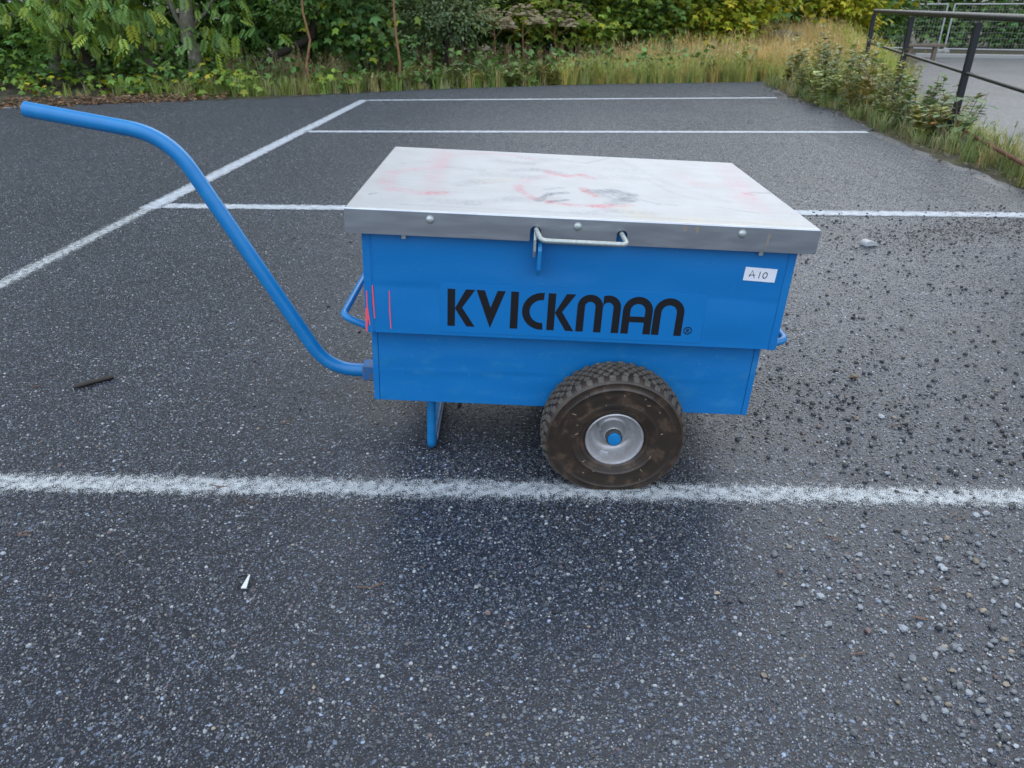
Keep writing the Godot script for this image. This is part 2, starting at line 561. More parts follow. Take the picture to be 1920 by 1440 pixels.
	M.stalk = mat("dry_stalk", Color.WHITE, 0.8)
	M.stalk.albedo_texture = noise_tex(103, 0.03, [[0.0, lin(0.16, 0.075, 0.03)], [0.5, lin(0.26, 0.13, 0.055)], [1.0, lin(0.34, 0.21, 0.11)]], 256, 4)
	M.stalk.uv1_triplanar = true
	M.stalk.uv1_scale = Vector3(3, 1.5, 3)
	M.umbel = mat("dry_umbel", lin(0.52, 0.42, 0.27), 0.9)
	M.iron = mat("black_iron_paint", lin(0.010, 0.011, 0.015), 0.5)
	M.iron_rust = dusty("rusty_iron", lin(0.10, 0.035, 0.018), lin(0.20, 0.09, 0.04), 0.7, 0.85, 107, 3.0)
	M.galv = mat("galvanised_tube", lin(0.42, 0.42, 0.42), 0.55, 0.3)
	M.concrete = mat("concrete", lin(0.34, 0.33, 0.31), 0.9)
	M.rock = dusty("boulder", lin(0.20, 0.19, 0.16), lin(0.10, 0.11, 0.05), 0.8, 0.9, 111, 2.0)
	M.timber = mat("weathered_timber", lin(0.16, 0.12, 0.085), 0.85)

# ---------------------------------------------------------------- ground
# signed distance to the right of the railing line
func right_of(x: float, z: float) -> float:
	var d := Vector2(0.22, -0.9755)
	var p := Vector2(x - 3.19, z + 4.87)
	return -d.y * p.x + d.x * p.y

func ground_h(x: float, z: float) -> float:
	var s := right_of(x, z)
	var h := -0.02 - 1.08 * smoothstep(0.30, 1.15, s)
	return h

func ground_hill(x: float, z: float) -> float:
	# soft rise of the grass bank behind the far corner of the lot
	return 0.16 * smoothstep(-10.5, -15.0, z) * smoothstep(1.0, 4.0, x) * (1.0 - smoothstep(0.3, 2.0, right_of(x, z)))

func terrain(x: float, z: float) -> float:
	return ground_h(x, z) + ground_hill(x, z)

func build_ground() -> void:
	var xs := [-500.0, -200.0, -90.0, -50.0, -30.0, -20.0, -14.0]
	var x := -10.0
	while x < 20.0:
		xs.append(x)
		x += 0.5
	xs.append_array([22.0, 26.0, 34.0, 50.0, 90.0, 200.0, 500.0])
	var zs := [-500.0, -200.0, -110.0, -70.0, -50.0, -40.0, -32.0, -27.0, -23.0, -20.0]
	var z := -18.0
	while z < 4.0:
		zs.append(z)
		z += 0.5
	zs.append_array([8.0, 15.0, 40.0, 100.0, 300.0])
	var nz := noise(2, 0.8, 3)
	var mb := MB.new()
	mb.flat = true
	for j in zs.size():
		for i in xs.size():
			var px: float = xs[i]
			var pz: float = zs[j]
			var y := terrain(px, pz)
			var out := maxf(smoothstep(-9.6, -11.5, pz), smoothstep(-7.0, -9.0, px))
			y += out * 0.05 * nz.get_noise_2d(px, pz)
			mb.vert(Vector3(px, y, pz), Vector3.UP, Vector2(px, pz))
	for j in zs.size() - 1:
		for i in xs.size() - 1:
			var a := j * xs.size() + i
			mb.quad(a, a + 1, a + xs.size() + 1, a + xs.size())
	struct(obj("ground", mb, M.soil))

	# the asphalt lot, a slab with its own edge
	var edge := PackedVector2Array([Vector2(-30, 8), Vector2(-30, -3.0), Vector2(-9.5, -5.4)])
	var rough := noise(8, 1.3, 2)
	var far := [Vector2(-5.64, -6.52), Vector2(-4.545, -7.03), Vector2(-3.256, -7.38), Vector2(-1.465, -8.35), Vector2(0.53, -9.0), Vector2(3.02, -9.35), Vector2(2.80, -8.2), Vector2(2.70, -7.4), Vector2(2.84, -6.5), Vector2(2.71, -5.13), Vector2(2.66, -4.06), Vector2(2.70, -3.0), Vector2(2.75, -1.0), Vector2(2.8, 8.0)]
	var last := Vector2(-9.5, -5.4)
	for q in far:
		var steps := int(maxf(1.0, last.distance_to(q) / 0.12))
		for k in range(1, steps + 1):
			var p: Vector2 = last.lerp(q, float(k) / steps)
			if p.x < 2.75 or p.y < 0.0:
				p += Vector2(rough.get_noise_2d(p.x * 3, p.y * 3), rough.get_noise_2d(p.y * 3, p.x * 3 + 50)) * 0.06
			edge.append(p)
		last = q
	lot = edge
	slab("parking_lot", edge, 0.0, 0.06, M.asphalt, 1.6, 9.0)
	# the lower road beyond the railing
	var low := PackedVector2Array([Vector2(4.0, -3.0), Vector2(5.1, -8.0), Vector2(6.9, -14.0), Vector2(9.5, -20.0), Vector2(13.5, -28.5), Vector2(15.4, -31.6), Vector2(40.0, -24.0), Vector2(40.0, 6.0), Vector2(4.0, 6.0)])
	slab("road", low, -1.075, 0.08, M.road, 1.6, 13.0)
	var kb := MB.new()
	var d := Vector3(24.6, 0, 7.6).normalized()
	var at := Vector3(15.4, -1.03, -31.75)
	kb.box(Vector3(12.0, 0, 0), Vector3(25.0, 0.16, 0.18), 0.015, Transform3D(Basis(d, Vector3.UP, d.cross(Vector3.UP)), at))
	struct(obj("kerb", kb, M.concrete))

func slab(called: String, poly: PackedVector2Array, y: float, deep: float, m: Material, tile: float, tile2: float) -> void:
	var mb := MB.new()
	var f := Geometry2D.triangulate_polygon(poly)
	for p in poly:
		mb.vert(Vector3(p.x, y, p.y), Vector3.UP, p / tile)
		mb.uv2.append(p / tile2)
	for k in range(0, f.size(), 3):
		mb.tri(f[k], f[k + 1], f[k + 2])
	var turn := -1.0 if not Geometry2D.is_polygon_clockwise(poly) else 1.0
	for k in poly.size():
		var a := poly[k]
		var b := poly[(k + 1) % poly.size()]
		var dd := (b - a).normalized()
		var out := Vector3(-dd.y, 0, dd.x) * turn
		mb.face([Vector3(a.x, y - deep, a.y), Vector3(b.x, y - deep, b.y), Vector3(b.x, y, b.y), Vector3(a.x, y, a.y)], out, [a / tile, b / tile, b / tile, a / tile])
	while mb.uv2.size() < mb.v.size():
		mb.uv2.append(mb.uv[mb.uv2.size()] * tile / tile2)
	struct(obj(called, mb, m))

func line(called: String, a: Vector2, b: Vector2, width: float, m: Material, label: String, shift := 0.0) -> void:
	# a painted stripe from a to b (x, z); the texture's clear margins widen the sheet
	var mb := MB.new()
	var d := (b - a).normalized()
	var s := Vector2(-d.y, d.x) * width * 0.5 * 1.32
	var l := a.distance_to(b)
	var y := 0.0027
	mb.face([Vector3(a.x + s.x, y, a.y + s.y), Vector3(b.x + s.x, y, b.y + s.y), Vector3(b.x - s.x, y, b.y - s.y), Vector3(a.x - s.x, y, a.y - s.y)], Vector3.UP, [Vector2(shift, 0.01), Vector2(shift + l / 2.0, 0.01), Vector2(shift + l / 2.0, 0.99), Vector2(shift, 0.99)])
	struct(obj(called, mb, m), label)

func build_lines() -> void:
	line("parking_line", Vector2(-2.0, 0.028), Vector2(2.72, -0.022), 0.088, M.paint_worn, "worn white parking line under the cart's wheel")
	line("parking_line", Vector2(-2.03, -2.485), Vector2(2.66, -2.40), 0.085, M.paint, "white parking line behind the cart lid", 0.3)
	line("parking_line", Vector2(-2.0, -5.01), Vector2(2.62, -5.04), 0.085, M.paint, "white parking line, second behind the cart", 0.7)
	line("parking_line", Vector2(-1.97, -7.21), Vector2(2.55, -7.46), 0.085, M.paint, "farthest white parking line near the grass", 0.1)
	line("parking_line", Vector2(-2.085, 1.2), Vector2(-2.062, -2.42), 0.095, M.paint_worn, "worn near stretch of the long white line crossed by the handle", 0.6)
	line("parking_line", Vector2(-2.062, -2.42), Vector2(-1.995, -7.25), 0.09, M.paint, "far stretch of the long white line behind the handle", 0.4)
	line("parking_line", Vector2(-9.0, -5.75), Vector2(-5.36, -6.60), 0.08, M.paint, "short white line beside the leaf litter", 0.4)

func stone_mesh(seed_: int) -> ArrayMesh:
	var r := RandomNumberGenerator.new()
	r.seed = seed_
	var t := (1.0 + sqrt(5.0)) / 2.0
	var p := []
	for q in [[-1, t, 0], [1, t, 0], [-1, -t, 0], [1, -t, 0], [0, -1, t], [0, 1, t], [0, -1, -t], [0, 1, -t], [t, 0, -1], [t, 0, 1], [-t, 0, -1], [-t, 0, 1]]:
		p.append(Vector3(q[0], q[1], q[2]).normalized() * r.randf_range(0.72, 1.15))
	var mb := MB.new()
	mb.flat = true
	for f in [[0, 11, 5], [0, 5, 1], [0, 1, 7], [0, 7, 10], [0, 10, 11], [1, 5, 9], [5, 11, 4], [11, 10, 2], [10, 7, 6], [7, 1, 8], [3, 9, 4], [3, 4, 2], [3, 2, 6], [3, 6, 8], [3, 8, 9], [4, 9, 5], [2, 4, 11], [6, 2, 10], [8, 6, 7], [9, 8, 1]]:
		mb.face([p[f[0]], p[f[1]], p[f[2]]], (p[f[0]] + p[f[1]] + p[f[2]]).normalized())
	return mb.mesh(M.stone)

func stone_tone() -> Color:
	var k := rng.randf()
	var t := rr(0.06, 0.22)
	if k < 0.06:
		return Color(0.17, 0.12, 0.11) * rr(0.6, 1.1)
	if k < 0.12:
		return Color(0.28, 0.23, 0.17) * rr(0.7, 1.2)
	if k < 0.30:
		return Color(0.30, 0.32, 0.34) * rr(0.7, 1.3)
	if k < 0.48:
		return Color(0.03, 0.032, 0.036) * rr(0.6, 1.6)
	return Color(t * 0.96, t, t * 1.03)

func stones(called: String, label: String, spots: Array) -> void:
	# spots: [x, z, radius, colour, sunk]
	var sets := [[], [], []]
	var cols := [[], [], []]
	for s in spots:
		var k := rng.randi() % 3
		var b := Basis.from_euler(Vector3(rr(-0.4, 0.4), rng.randf() * TAU, rr(-0.4, 0.4))).scaled(Vector3(rr(0.8, 1.25), rr(0.55, 0.85), rr(0.75, 1.15)) * s[2])
		sets[k].append(Transform3D(b, Vector3(s[0], s[2] * s[4], s[1])))
		cols[k].append(s[3])
	for k in 3:
		var o := many(called, stone_mesh(k + 5), sets[k], cols[k])
		tag(o, label, "gravel", "", "stuff")

func chipping_tile(size: float, count: int) -> ArrayMesh:
	# a patch of the wearing course: stone tops standing a millimetre or so out of the binder
	var mb := MB.new()
	mb.flat = true
	mb.tinted = true
	var up := Vector3.UP
	for k in count:
		var c := Vector3(rr(0, size) - size / 2, -0.0003, rr(0, size) - size / 2)
		var q := rng.randf()
		var r := 0.0011 + 0.0016 * q * q + (0.0016 if q > 0.975 else 0.0)
		var h := minf(r * rr(0.35, 0.95), 0.0024)
		var p := rng.randf()
		var t := rr(0.032, 0.14)
		mb.tint = Color(t * 0.93, t, t * 1.10)
		if p < 0.035:
			mb.tint = Color(t * 1.25, t * 0.95, t * 0.9)
		elif p > 0.89:
			t = rr(0.19, 0.42)
			mb.tint = Color(t * 0.96, t, t * 1.03)
		var a0 := rng.randf() * TAU
		var el := rr(0.65, 1.0)
		var lean := Vector3(rr(-0.12, 0.12), 0, rr(-0.12, 0.12)) * r
		var s := mb.v.size()
		for j in 5:
			var a := a0 + TAU * j / 5.0 + rr(-0.25, 0.25)
			mb.vert(c + Vector3(cos(a) * r, 0, sin(a) * r * el), up)
			mb.vert(c + lean + Vector3(cos(a) * r * 0.80, h * rr(0.94, 1.05), sin(a) * r * el * 0.80), up)
		for j in 5:
			var b := s + j * 2
			var e := s + ((j + 1) % 5) * 2
			mb.quad(b, e, e + 1, b + 1)
		mb.tri(s + 1, s + 3, s + 5)
		mb.tri(s + 1, s + 5, s + 7)
		mb.tri(s + 1, s + 7, s + 9)
	return mb.mesh(M.chipping)

func whole(c: Vector2, size: float) -> bool:
	for e in [Vector2(-1, -1), Vector2(1, -1), Vector2(1, 1), Vector2(-1, 1)]:
		if not Geometry2D.is_point_in_polygon(c + e * size * 0.5, lot):
			return false
	return true

func build_chippings() -> void:
	rng.seed = 77
	var size := 0.6
	var small := 0.1
	var tiles := [chipping_tile(size, 13500), chipping_tile(size, 13500), chipping_tile(small, 375)]
	var xf := [[], [], []]
	var cols := [[], [], []]
	for i in range(-16, 6):
		for j in range(-16, 3):
			var c := Vector2(i * size, j * size)
			if whole(c, size):
				var k := rng.randi() % 2
				xf[k].append(Transform3D(Basis(Vector3.UP, PI / 2 * (rng.randi() % 4)), Vector3(c.x, 0.0, c.y)))
				var f := rr(0.97, 1.03)
				cols[k].append(Color(f, f, f))
				continue
			for p in 6:
				for q in 6:
					var d := c + Vector2(p - 2.5, q - 2.5) * small
					if whole(d, small):
						xf[2].append(Transform3D(Basis(Vector3.UP, PI / 2 * (rng.randi() % 4)), Vector3(d.x, 0.0, d.y)))
						cols[2].append(Color.WHITE)
	for k in 3:
		tag(many("asphalt_chippings", tiles[k], xf[k], cols[k]), "fine grey stone chippings set in the lot's asphalt", "chippings", "", "stuff")

func build_gravel() -> void:
	rng.seed = 5
	var spots := []
	# aggregate standing a little proud of the binder, near the camera
	while spots.size() < 9000:
		var x := rr(-1.35, 1.55)
		var z := rr(-0.9, 0.66)
		var r := 0.0013 + 0.0030 * pow(rng.randf(), 3.0)
		var c := stone_tone()
		if c.r < 0.07:
			c = Color(0.12, 0.125, 0.13)
		spots.append([x, z, r, c, 0.12])
	stones("surface_aggregate", "small pale chippings standing out of the asphalt in the foreground", spots)
	spots = []
	var g := noise(15, 1.6, 3)
	# loose gravel, thick towards the right
	var tries := 0
	while spots.size() < 4300 and tries < 60000:
		tries += 1
		var x := rr(-1.2, 2.5)
		var z := rr(-2.6, 0.66)
		var dens := 0.10 * smoothstep(0.35, 0.6, x + g.get_noise_2d(x, z) * 0.3)
		dens += 0.8 * smoothstep(0.5, 0.0, Vector2((x - 0.70) / 0.42, (z - 0.34) / 0.34).length() - 0.35 + g.get_noise_2d(x * 2, z * 2) * 0.6)
		dens += 0.34 * smoothstep(0.6, 0.0, Vector2((x - 0.95) / 0.62, (z + 0.30) / 0.60).length() - 0.3 + g.get_noise_2d(x * 2, z * 2 + 9) * 0.7)
		dens += 0.012
		if rng.randf() > dens:
			continue
		var near := smoothstep(-0.15, 0.15, z)
		var c := stone_tone()
		if rng.randf() > 0.25 + 0.75 * near:
			c = Color(0.030, 0.030, 0.030) * rr(0.6, 2.2)
		elif near > 0.5 and c.r < 0.05 and rng.randf() < 0.6:
			c = Color(0.22, 0.235, 0.25) * rr(0.7, 1.4)
		spots.append([x, z, 0.0018 + 0.0060 * pow(rng.randf(), 2.3), c, 0.42])
	# a scattering of fine grit up by the second line
	for k in 900:
		var a := rng.randfn(0.0, 1.0)
		var b := rng.randfn(0.0, 1.0)
		spots.append([2.05 + a * 0.34 , -2.15 - a * 0.10 + b * 0.10, rr(0.002, 0.0055), Color(0.11, 0.095, 0.085) * rr(0.4, 1.8), 0.5])
	for k in 500:
		spots.append([rr(0.6, 2.7), rr(-7.0, -2.4), rr(0.002, 0.005), Color(0.05, 0.05, 0.05) * rr(0.5, 2.5), 0.4])
	stones("gravel", "loose gravel and dark crumbs scattered over the right of the lot", spots)

# ---------------------------------------------------------------- litter on the asphalt
func build_litter() -> void:
	var o: MeshInstance3D
	# the pale concrete chip beyond the lid's right corner
	var mb := MB.new()
	mb.prism(PackedVector2Array([Vector2(-0.030, 0.0), Vector2(0.040, 0.001), Vector2(0.034, 0.013), Vector2(-0.002, 0.026), Vector2(-0.026, 0.022), Vector2(-0.031, 0.012)]), -0.026, 0.022)
	o = obj("concrete_chip", mb, mat("pale_concrete", lin(0.42, 0.43, 0.43), 0.85))
	o.position = Vector3(1.42, 0.0025, -1.87)
	o.scale = Vector3.ONE * 0.85
	o.rotation.y = 0.25
	tag(o, "pale broken concrete chip lying beyond the lid's right corner", "rubble")
	# the dark stick left of the cart
	mb = MB.new()
	var path := []
	for k in 9:
		path.append(Vector3(-0.052 + k * 0.013, 0.006 + rr(-0.001, 0.001), rr(-0.0012, 0.0012)))
	mb.tube(path, [0.0045, 0.0055, 0.006, 0.0062, 0.006, 0.0065, 0.006, 0.006, 0.0050], 7, true, 1.2)
	o = obj("stick", mb, mat("wet_bark", lin(0.022, 0.016, 0.012), 0.6))
	o.position = Vector3(-1.257, 0.0015, -0.459)
	o.rotation.y = 0.72
	tag(o, "short dark wet stick lying left of the cart", "stick")
	# the silver ring-pull in the foreground
	var t := thing("metal_clip", "small silver metal clip with a thin black loop on the foreground asphalt", "clip", Vector3(-0.535, 0.002, 0.325))
	mb = MB.new()
	mb.prism(PackedVector2Array([Vector2(-0.0008, -0.022), Vector2(0.0012, -0.022), Vector2(0.0052, 0.010), Vector2(-0.0050, 0.010)]), 0.0, 0.0022, Transform3D(Basis(Vector3.RIGHT, Vector3(0, -0.12, 1).normalized(), Vector3.UP), Vector3(0, 0.004, 0)))
	obj("tongue", mb, mat("bright_tin", lin(0.72, 0.76, 0.76), 0.35, 0.3), t)
	mb = MB.new()
	path = []
	for k in 15:
		var a := -0.5 + k * 4.2 / 14.0
		path.append(Vector3(-0.007 - 0.0105 * cos(a - 1.2), 0.004 + 0.004 * sin(a), -0.012 + 0.0125 * sin(a - 1.2)))
	mb.tube(path, [0.0012], 6)
	obj("loop", mb, M.black, t)
	# a brown stone right of the cart
	var s := MeshInstance3D.new()
	s.name = "brown_stone"
	var sm := stone_mesh(91)
	s.mesh = sm
	s.material_override = mat("brown_stone", lin(0.16, 0.115, 0.07), 0.6)
	s.scale = Vector3(0.013, 0.009, 0.010)
	s.position = Vector3(0.884, 0.006, -0.568)
	add_child(s)
	tag(s, "single brown pebble, largest among the dark crumbs right of the cart", "stone")
	# fallen conifer needles and leaf scraps
	var xf := []
	var cols := []
	var nm := MB.new()
	nm.flat = true
	nm.box(Vector3.ZERO, Vector3(0.026, 0.0012, 0.0013))
	for p in [[-1.16, 0.46], [-0.71, 0.02], [-0.62, 0.07], [-1.02, 0.19], [-0.30, 0.32], [0.60, 0.15], [0.72, 0.28], [0.8, 0.42], [0.52, 0.45], [-1.4, -0.43], [-0.64, -0.27], [0.85, 0.07], [0.66, 0.36], [0.9, -0.3]]:
		for k in 2:
			xf.append(Transform3D(Basis.from_euler(Vector3(0, rr(-0.5, 0.6) + k * 0.2, rr(-0.06, 0.06))), Vector3(p[0] + rr(-0.02, 0.02), 0.0035, p[1] + rr(-0.01, 0.01))))
			cols.append(Color(0.17, 0.09, 0.055) * rr(0.5, 1.2))
	var n := many("fallen_needles", nm.mesh(M.stone), xf, cols)
	tag(n, "thin reddish conifer needles scattered over the foreground asphalt", "needles", "", "stuff")

# ---------------------------------------------------------------- the cart
func L(x: float, y: float, z: float) -> Vector3:
	return Vector3(x, y + LIFT, z)

func wheel_squash(p: Vector3, c: Vector3) -> Vector3:
	# half-flat tyre: lower half sinks towards the ground and bulges, the patch itself lies flat
	var g := -0.5815 + (p.x - 0.113) * 0.0505 + LIFT + 0.0006
	var low := clampf((c.y - p.y) / 0.14, 0.0, 1.0)
	p.y = c.y + (p.y - c.y) * (1.0 - 0.10 * low)
	p.x = c.x + (p.x - c.x) * (1.02 + 0.025 * low)
	p.z += signf(p.z - c.z) * 0.0055 * low * low * smoothstep(0.0, 0.03, absf(p.z - c.z))
	p.y = maxf(p.y, g)
	return p

func squashed(mb: MB, c: Vector3) -> MB:
	for k in mb.v.size():
		mb.v[k] = wheel_squash(mb.v[k] + c, c) - c
	return mb

func build_wheel(cart: Node3D, c: Vector3, side: float) -> void:
	var w := Node3D.new()
	w.name = "wheel"
	cart.add_child(w, true)
	w.position = c
	var f := Transform3D(Basis(Vector3(1, 0, 0), Vector3(0, 1, 0), Vector3(0, 0, side)), Vector3.ZERO)
	var mb := MB.new()
	var prof := []
	var half := [Vector2(0.0600, 0.030), Vector2(0.0625, 0.0385), Vector2(0.0690, 0.0425), Vector2(0.0725, 0.0435), Vector2(0.0732, 0.0425), Vector2(0.082, 0.0460), Vector2(0.0860, 0.0472), Vector2(0.0868, 0.0484), Vector2(0.0885, 0.0484), Vector2(0.0893, 0.0480), Vector2(0.100, 0.0497), Vector2(0.114, 0.0505), Vector2(0.1225, 0.0498), Vector2(0.1232, 0.0508), Vector2(0.1245, 0.0507), Vector2(0.1252, 0.0494), Vector2(0.130, 0.0486), Vector2(0.1365, 0.0470), Vector2(0.1385, 0.0480), Vector2(0.1405, 0.0465), Vector2(0.1440, 0.0410), Vector2(0.1465, 0.034), Vector2(0.1478, 0.022), Vector2(0.1484, 0.010)]
	for p in half:
		prof.append(p)
	for k in range(half.size() - 1, -1, -1):
		prof.append(Vector2(half[k].x, -half[k].y))
	prof.reverse()
	mb.lathe(prof, 72, 60.0, f)
	obj("tyre", squashed(mb, c), M.rubber, w)
	# zigzag blocks over the crown, in rows
	mb = MB.new()
	var rows := [[-0.0235, 0.1472, 0.0105, 0.0], [-0.0118, 0.1486, 0.0105, 0.5], [0.0, 0.1490, 0.0100, 0.0], [0.0118, 0.1486, 0.0105, 0.5], [0.0235, 0.1472, 0.0105, 0.0]]
	var cnt := 46
	for r in rows.size():
		var row: Array = rows[r]
		for k in cnt:
			var a: float = TAU * (k + row[3]) / cnt
			var rad := Vector3(cos(a), sin(a), 0)
			var tang := Vector3(-sin(a), cos(a), 0)
			var nn: Vector3 = (rad + Vector3(0, 0, row[0] * 7.0)).normalized()
			var axis := tang.cross(nn).normalized()
			var b := Basis(tang, nn, axis).rotated(nn, 0.42 if r % 2 else -0.42)
			mb.box(Vector3.ZERO, Vector3(0.0118, 0.0085, row[2] * 0.98), 0.0012, Transform3D(b, rad * row[1] + Vector3(0, 0, row[0])))
	var tr := obj("tread", squashed(mb, c), M.tread, w)
	tr.set_meta("kind", "stuff")
	# shoulder lugs, each its own piece
	for s in [1.0, -1.0]:
		for k in 38:
			var a := TAU * (k + 0.25) / 38
			var rad := Vector3(cos(a), sin(a), 0)
			var tang := Vector3(-sin(a), cos(a), 0)
			var nn: Vector3 = (rad * 0.82 + Vector3(0, 0, s * 0.57)).normalized()
			mb = MB.new()
			mb.box(Vector3.ZERO, Vector3(0.0135, 0.007, 0.0155), 0.0015, Transform3D(Basis(tang, nn, tang.cross(nn)), rad * 0.1435 + Vector3(0, 0, s * 0.0365)))
			obj("tread_lug", squashed(mb, c), M.tread, w)
		# radial ribs moulded in the sidewall
		mb = MB.new()
		for k in 150:
			if (k / 25) % 2:
				continue
			var a := TAU * k / 150
			var rad := Vector3(cos(a), sin(a), 0)
			var tang := Vector3(-sin(a), cos(a), 0)
			mb.box(Vector3.ZERO, Vector3(0.0020, 0.0085, 0.0026), 0.0, Transform3D(Basis(tang, (rad + Vector3(0, 0, -s * 0.14)).normalized(), Vector3(0, 0, 1)), rad * 0.1300 + Vector3(0, 0, s * 0.0487)))
		var rb := obj("sidewall_ribs", squashed(mb, c), M.rubber, w)
		rb.set_meta("kind", "stuff")
	# bits of straw and grit stuck to the sidewall
	mb = MB.new()
	for k in 16:
		var a := rng.randf() * TAU
		var q := rr(0.075, 0.118)
		mb.box(Vector3.ZERO, Vector3(rr(0.002, 0.009), 0.0010, 0.0010), 0.0, Transform3D(Basis(Vector3(0, 0, 1), rng.randf() * PI), Vector3(cos(a) * q, sin(a) * q, side * (0.0502 if q > 0.09 else 0.0482))))
	var st := obj("stuck_straw", squashed(mb, c), mat("pale_straw", lin(0.34, 0.27, 0.17), 0.9), w)
	st.set_meta("kind", "stuff")
	# rim
	mb = MB.new()
	mb.lathe([Vector2(0.0605, 0.026), Vector2(0.0622, 0.036), Vector2(0.0628, 0.0405), Vector2(0.0612, 0.0425), Vector2(0.0590, 0.0420), Vector2(0.0570, 0.0385), Vector2(0.0550, 0.030), Vector2(0.0515, 0.016), Vector2(0.0450, 0.006), Vector2(0.0370, 0.0020), Vector2(0.0290, 0.0030), Vector2(0.0255, 0.0070), Vector2(0.0225, 0.0165), Vector2(0.0205, 0.023), Vector2(0.0185, 0.025), Vector2(0.0, 0.025)].map(func(q): return q), 56, 45.0, f)
	obj("rim", mb, M.rim, w)
	mb = MB.new()
	mb.lathe([Vector2(0.0182, 0.020), Vector2(0.0182, 0.036), Vector2(0.0172, 0.038), Vector2(0.0150, 0.038), Vector2(0.0150, 0.030)], 32, 40.0, f)
	obj("hub", mb, M.steel, w)
	mb = MB.new()
	mb.lathe([Vector2(0.0142, 0.030), Vector2(0.0142, 0.0405), Vector2(0.0132, 0.0420), Vector2(0.0, 0.0424)], 28, 40.0, f)
	obj("axle_cap", mb, M.tube_blue, w)
	mb = MB.new()
	mb.tube([f * Vector3(-0.036, 0.026, 0.012), f * Vector3(-0.0335, 0.0235, 0.030), f * Vector3(-0.0325, 0.0225, 0.038)], [0.0034, 0.0034, 0.0028], 10)
	obj("valve_stem", mb, M.zinc, w)
	mb = MB.new()
	mb.box(Vector3.ZERO, Vector3(0.018, 0.009, 0.0006), 0.0, f * Transform3D(Basis(Vector3.RIGHT, 0.75).rotated(Vector3(0, 0, 1), -0.28), Vector3(-0.0150, -0.0462, 0.0178)))
	obj("rim_sticker", mb, M.paper, w)

func ring_poly(c: Vector2, ro: float, ri: float, a0: float, a1: float, n := 18) -> PackedVector2Array:
	var p := PackedVector2Array()
	for k in n + 1:
		var a := lerpf(a0, a1, float(k) / n)
		p.append(c + Vector2(cos(a), sin(a)) * ro)
	for k in n + 1:
		var a := lerpf(a1, a0, float(k) / n)
		p.append(c + Vector2(cos(a), sin(a)) * ri)
	return p

func poly(a: Array) -> PackedVector2Array:
	var p := PackedVector2Array()
	for q in a:
		p.append(Vector2(q[0], q[1]))
	return p

func arch(x0: float, x1: float, st: float, h: float, legs: Array) -> Array:
	# a round-headed arch of stroke st between x0 and x1, feet at 0
	var r := (x1 - x0) / 2.0
	var cx := (x0 + x1) / 2.0
	var pts := PackedVector2Array()
	for k in 21:
		var a := PI * (1.0 - k / 20.0)
		pts.append(Vector2(cx + cos(a) * r, h - r + sin(a) * r))
	pts.append(Vector2(x1, 0.0 if legs[1] else h - r))
	pts.append(Vector2(x1 - st, 0.0 if legs[1] else h - r))
	for k in 21:
		var a := PI * k / 20.0
		pts.append(Vector2(cx + cos(a) * (r - st), h - r + sin(a) * (r - st)))
	pts.append(Vector2(x0 + st, 0.0 if legs[0] else h - r))
	pts.append(Vector2(x0, 0.0 if legs[0] else h - r))
	return [pts]

